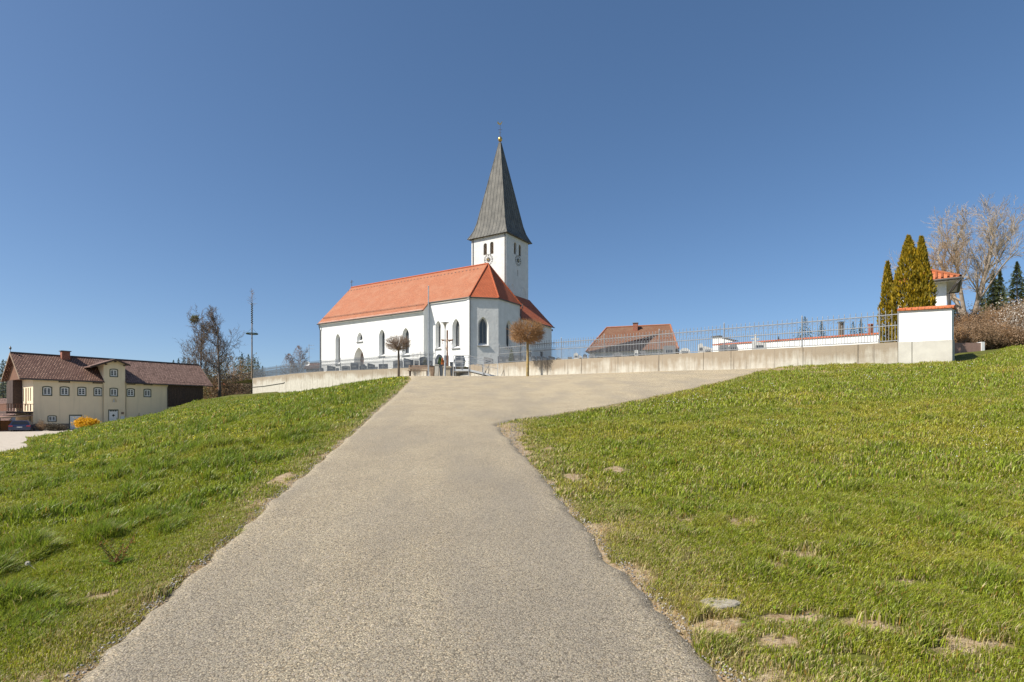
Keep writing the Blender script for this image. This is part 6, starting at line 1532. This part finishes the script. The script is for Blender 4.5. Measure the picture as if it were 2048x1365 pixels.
# parked car
def car(px0, px1, pyb, D, label):
    w = (px1 - px0) / F * D; x = at((px0 + px1) / 2, D); zb = -.5; r = thing('parked_car', (x, D, zb), label, 'car'); r_ = r; CG = M('car_window_glass', (.02, .025, .03), (.03, .03, .035), 3., .08)
    paint = M('dark_blue_car_paint', (.025, .035, .08), (.03, .04, .09), 3., .25, spec=.7); h = w / 2; L = 4.5
    # estate body: side profile extruded with tumblehome; car nose points away from the viewer (+y)
    lo = [(0, .28), (0, .72), (.04, .86), (.12, .92), (L - 1.3, .92), (L - .1, .72), (L, .5), (L, .28)]
    up = [(.12, .925), (.42, 1.40), (.7, 1.46), (2.3, 1.45), (3.15, .925)]
    mb = MB(); n = len(lo); mb.add([(x - h, D + a, zb + b_) for a, b_ in lo] + [(x + h, D + a, zb + b_) for a, b_ in lo], [tuple(range(n)), tuple(range(n, 2 * n))[::-1]] + [(i, n + i, n + (i + 1) % n, (i + 1) % n) for i in range(n)]); mb.build('body', paint, r)
    mb = MB(); n = len(up); hh_ = [h * .93, h * .72, h * .70, h * .70, h * .9]; mb.add([(x - k, D + a, zb + b_) for (a, b_), k in zip(up, hh_)] + [(x + k, D + a, zb + b_) for (a, b_), k in zip(up, hh_)], [tuple(range(n)), tuple(range(n, 2 * n))[::-1]] + [(i, n + i, n + (i + 1) % n, (i + 1) % n) for i in range(n)]); cab = mb.build('cabin', paint, r)
    g = MB(); g.add([(x - h * .80, D + .13, zb + .98), (x + h * .80, D + .13, zb + .98), (x + h * .64, D + .37, zb + 1.36), (x - h * .64, D + .37, zb + 1.36)], [(0, 1, 2, 3)]); g.build('rear_window', CG, r)
    RED = M('red_light_lens', (.55, .03, .03), (.45, .02, .03), 5., .3)
    for s in (-1, 1):
        mb = MB(); a, b_ = sorted((x + s * h * .62, x + s * (h - .01))); mb.box(a, b_, D - .012, D + .1, zb + .70, zb + .84); mb.build('tail_light', RED, r)
    mb = MB(); mb.box(x - .26, x + .26, D - .015, D - .003, zb + .58, zb + .69); mb.build('number_plate', WHITEP, r)
    mb = MB(); mb.box(x - h, x + h, D - .06, D - .002, zb + .3, zb + .5); mb.build('bumper', paint, r)
    for s in (-1, 1):
        for yy in (.8, 3.6):
            mb = MB(); c = (x + s * (h - .1), D + yy, zb + .31); vs = [(c[0] + q, c[1] + .31 * math.cos(t), c[2] + .31 * math.sin(t)) for q in (-.11, .115) for t in np.linspace(0, 2 * math.pi, 17)[:-1]]
            mb.add(vs, [tuple(range(16)), tuple(range(16, 32))] + [(i, (i + 1) % 16, 16 + (i + 1) % 16, 16 + i) for i in range(16)]); wh = mb.build('wheel', METAL_D, r)
    r.rotation_euler = (0, 0, R(33))
car(22, 56, 865, 70.0, 'dark blue estate car seen from behind under the carport')

# weeds and seed head in the left foreground
def gp(px, py): p = ground_hit(px, py); return p[0], p[1], float(TG(p[0], p[1]))
x, y, z = gp(235, 1135); r = thing('sorrel_plant', (x, y, z), 'leggy weed with reddish stems beside the left path edge', 'plant'); rng = np.random.default_rng(5); segs = []; P_ = []; dr = []
for k in range(15):
    a = rng.random() * 6.28; l = .12 + .14 * rng.random(); tip = np.array([x + math.cos(a) * l * .7, y + math.sin(a) * l * .7, z + l]); o0 = np.array([x + rng.normal() * .02, y + rng.normal() * .02, z]); m_ = (o0 + tip) / 2 + np.array([0, 0, .02]); segs += [(o0, m_, .0028, .0022), (m_, tip, .0022, .0012)]
    for q in range(16): f = .25 + .75 * rng.random(); P_.append(o0 + (tip - o0) * f + rng.normal(size=3) * .008); dr.append(rng.normal(size=3))
seg_mesh('stems', segs, M('red_stem', (.30, .12, .05), (.25, .16, .05), 30.), r, sides=4)
P_ = np.array(P_); n = len(P_); cc = np.where(RNG.random((n, 1)) < .35, np.array([[.32, .13, .05]]), np.array([[.12, .18, .03]])); leaf_mesh('leaves', P_, np.array(dr), .022, .009, cc, GRASSM, r)
n = 14; a = np.linspace(0, 6.28, n); P_ = np.stack([x + .06 * np.cos(a), y + .06 * np.sin(a), z + .03 + 0 * a], 1); leaf_mesh('basal_leaves', P_, np.stack([np.cos(a), np.sin(a), .35 + 0 * a], 1), .13, .032, np.tile(np.array([[.16, .24, .03]]), (n, 1)), GRASSM, r)
x, y, z = gp(85, 1150); r = thing('dandelion_clock', (x, y, z), 'pale dandelion seed head on a bent stalk in the left foreground grass', 'plant')
tp = np.array([at(55, y), y, EYE + (HZ - 1127) / F * y]); seg_mesh('stalk', [((x, y, z), tuple(tp), .0028, .0022)], M('pale_stalk', (.5, .46, .3), (.4, .36, .2), 20.), r, sides=5)
n = 160; d_ = RNG.normal(size=(n, 3)); d_ /= np.linalg.norm(d_, axis=1, keepdims=True); leaf_mesh('seed_head', tp + d_ * .010, d_, .018, .004, np.tile(np.array([[.75, .72, .65]]), (n, 1)), FLOWER, r)
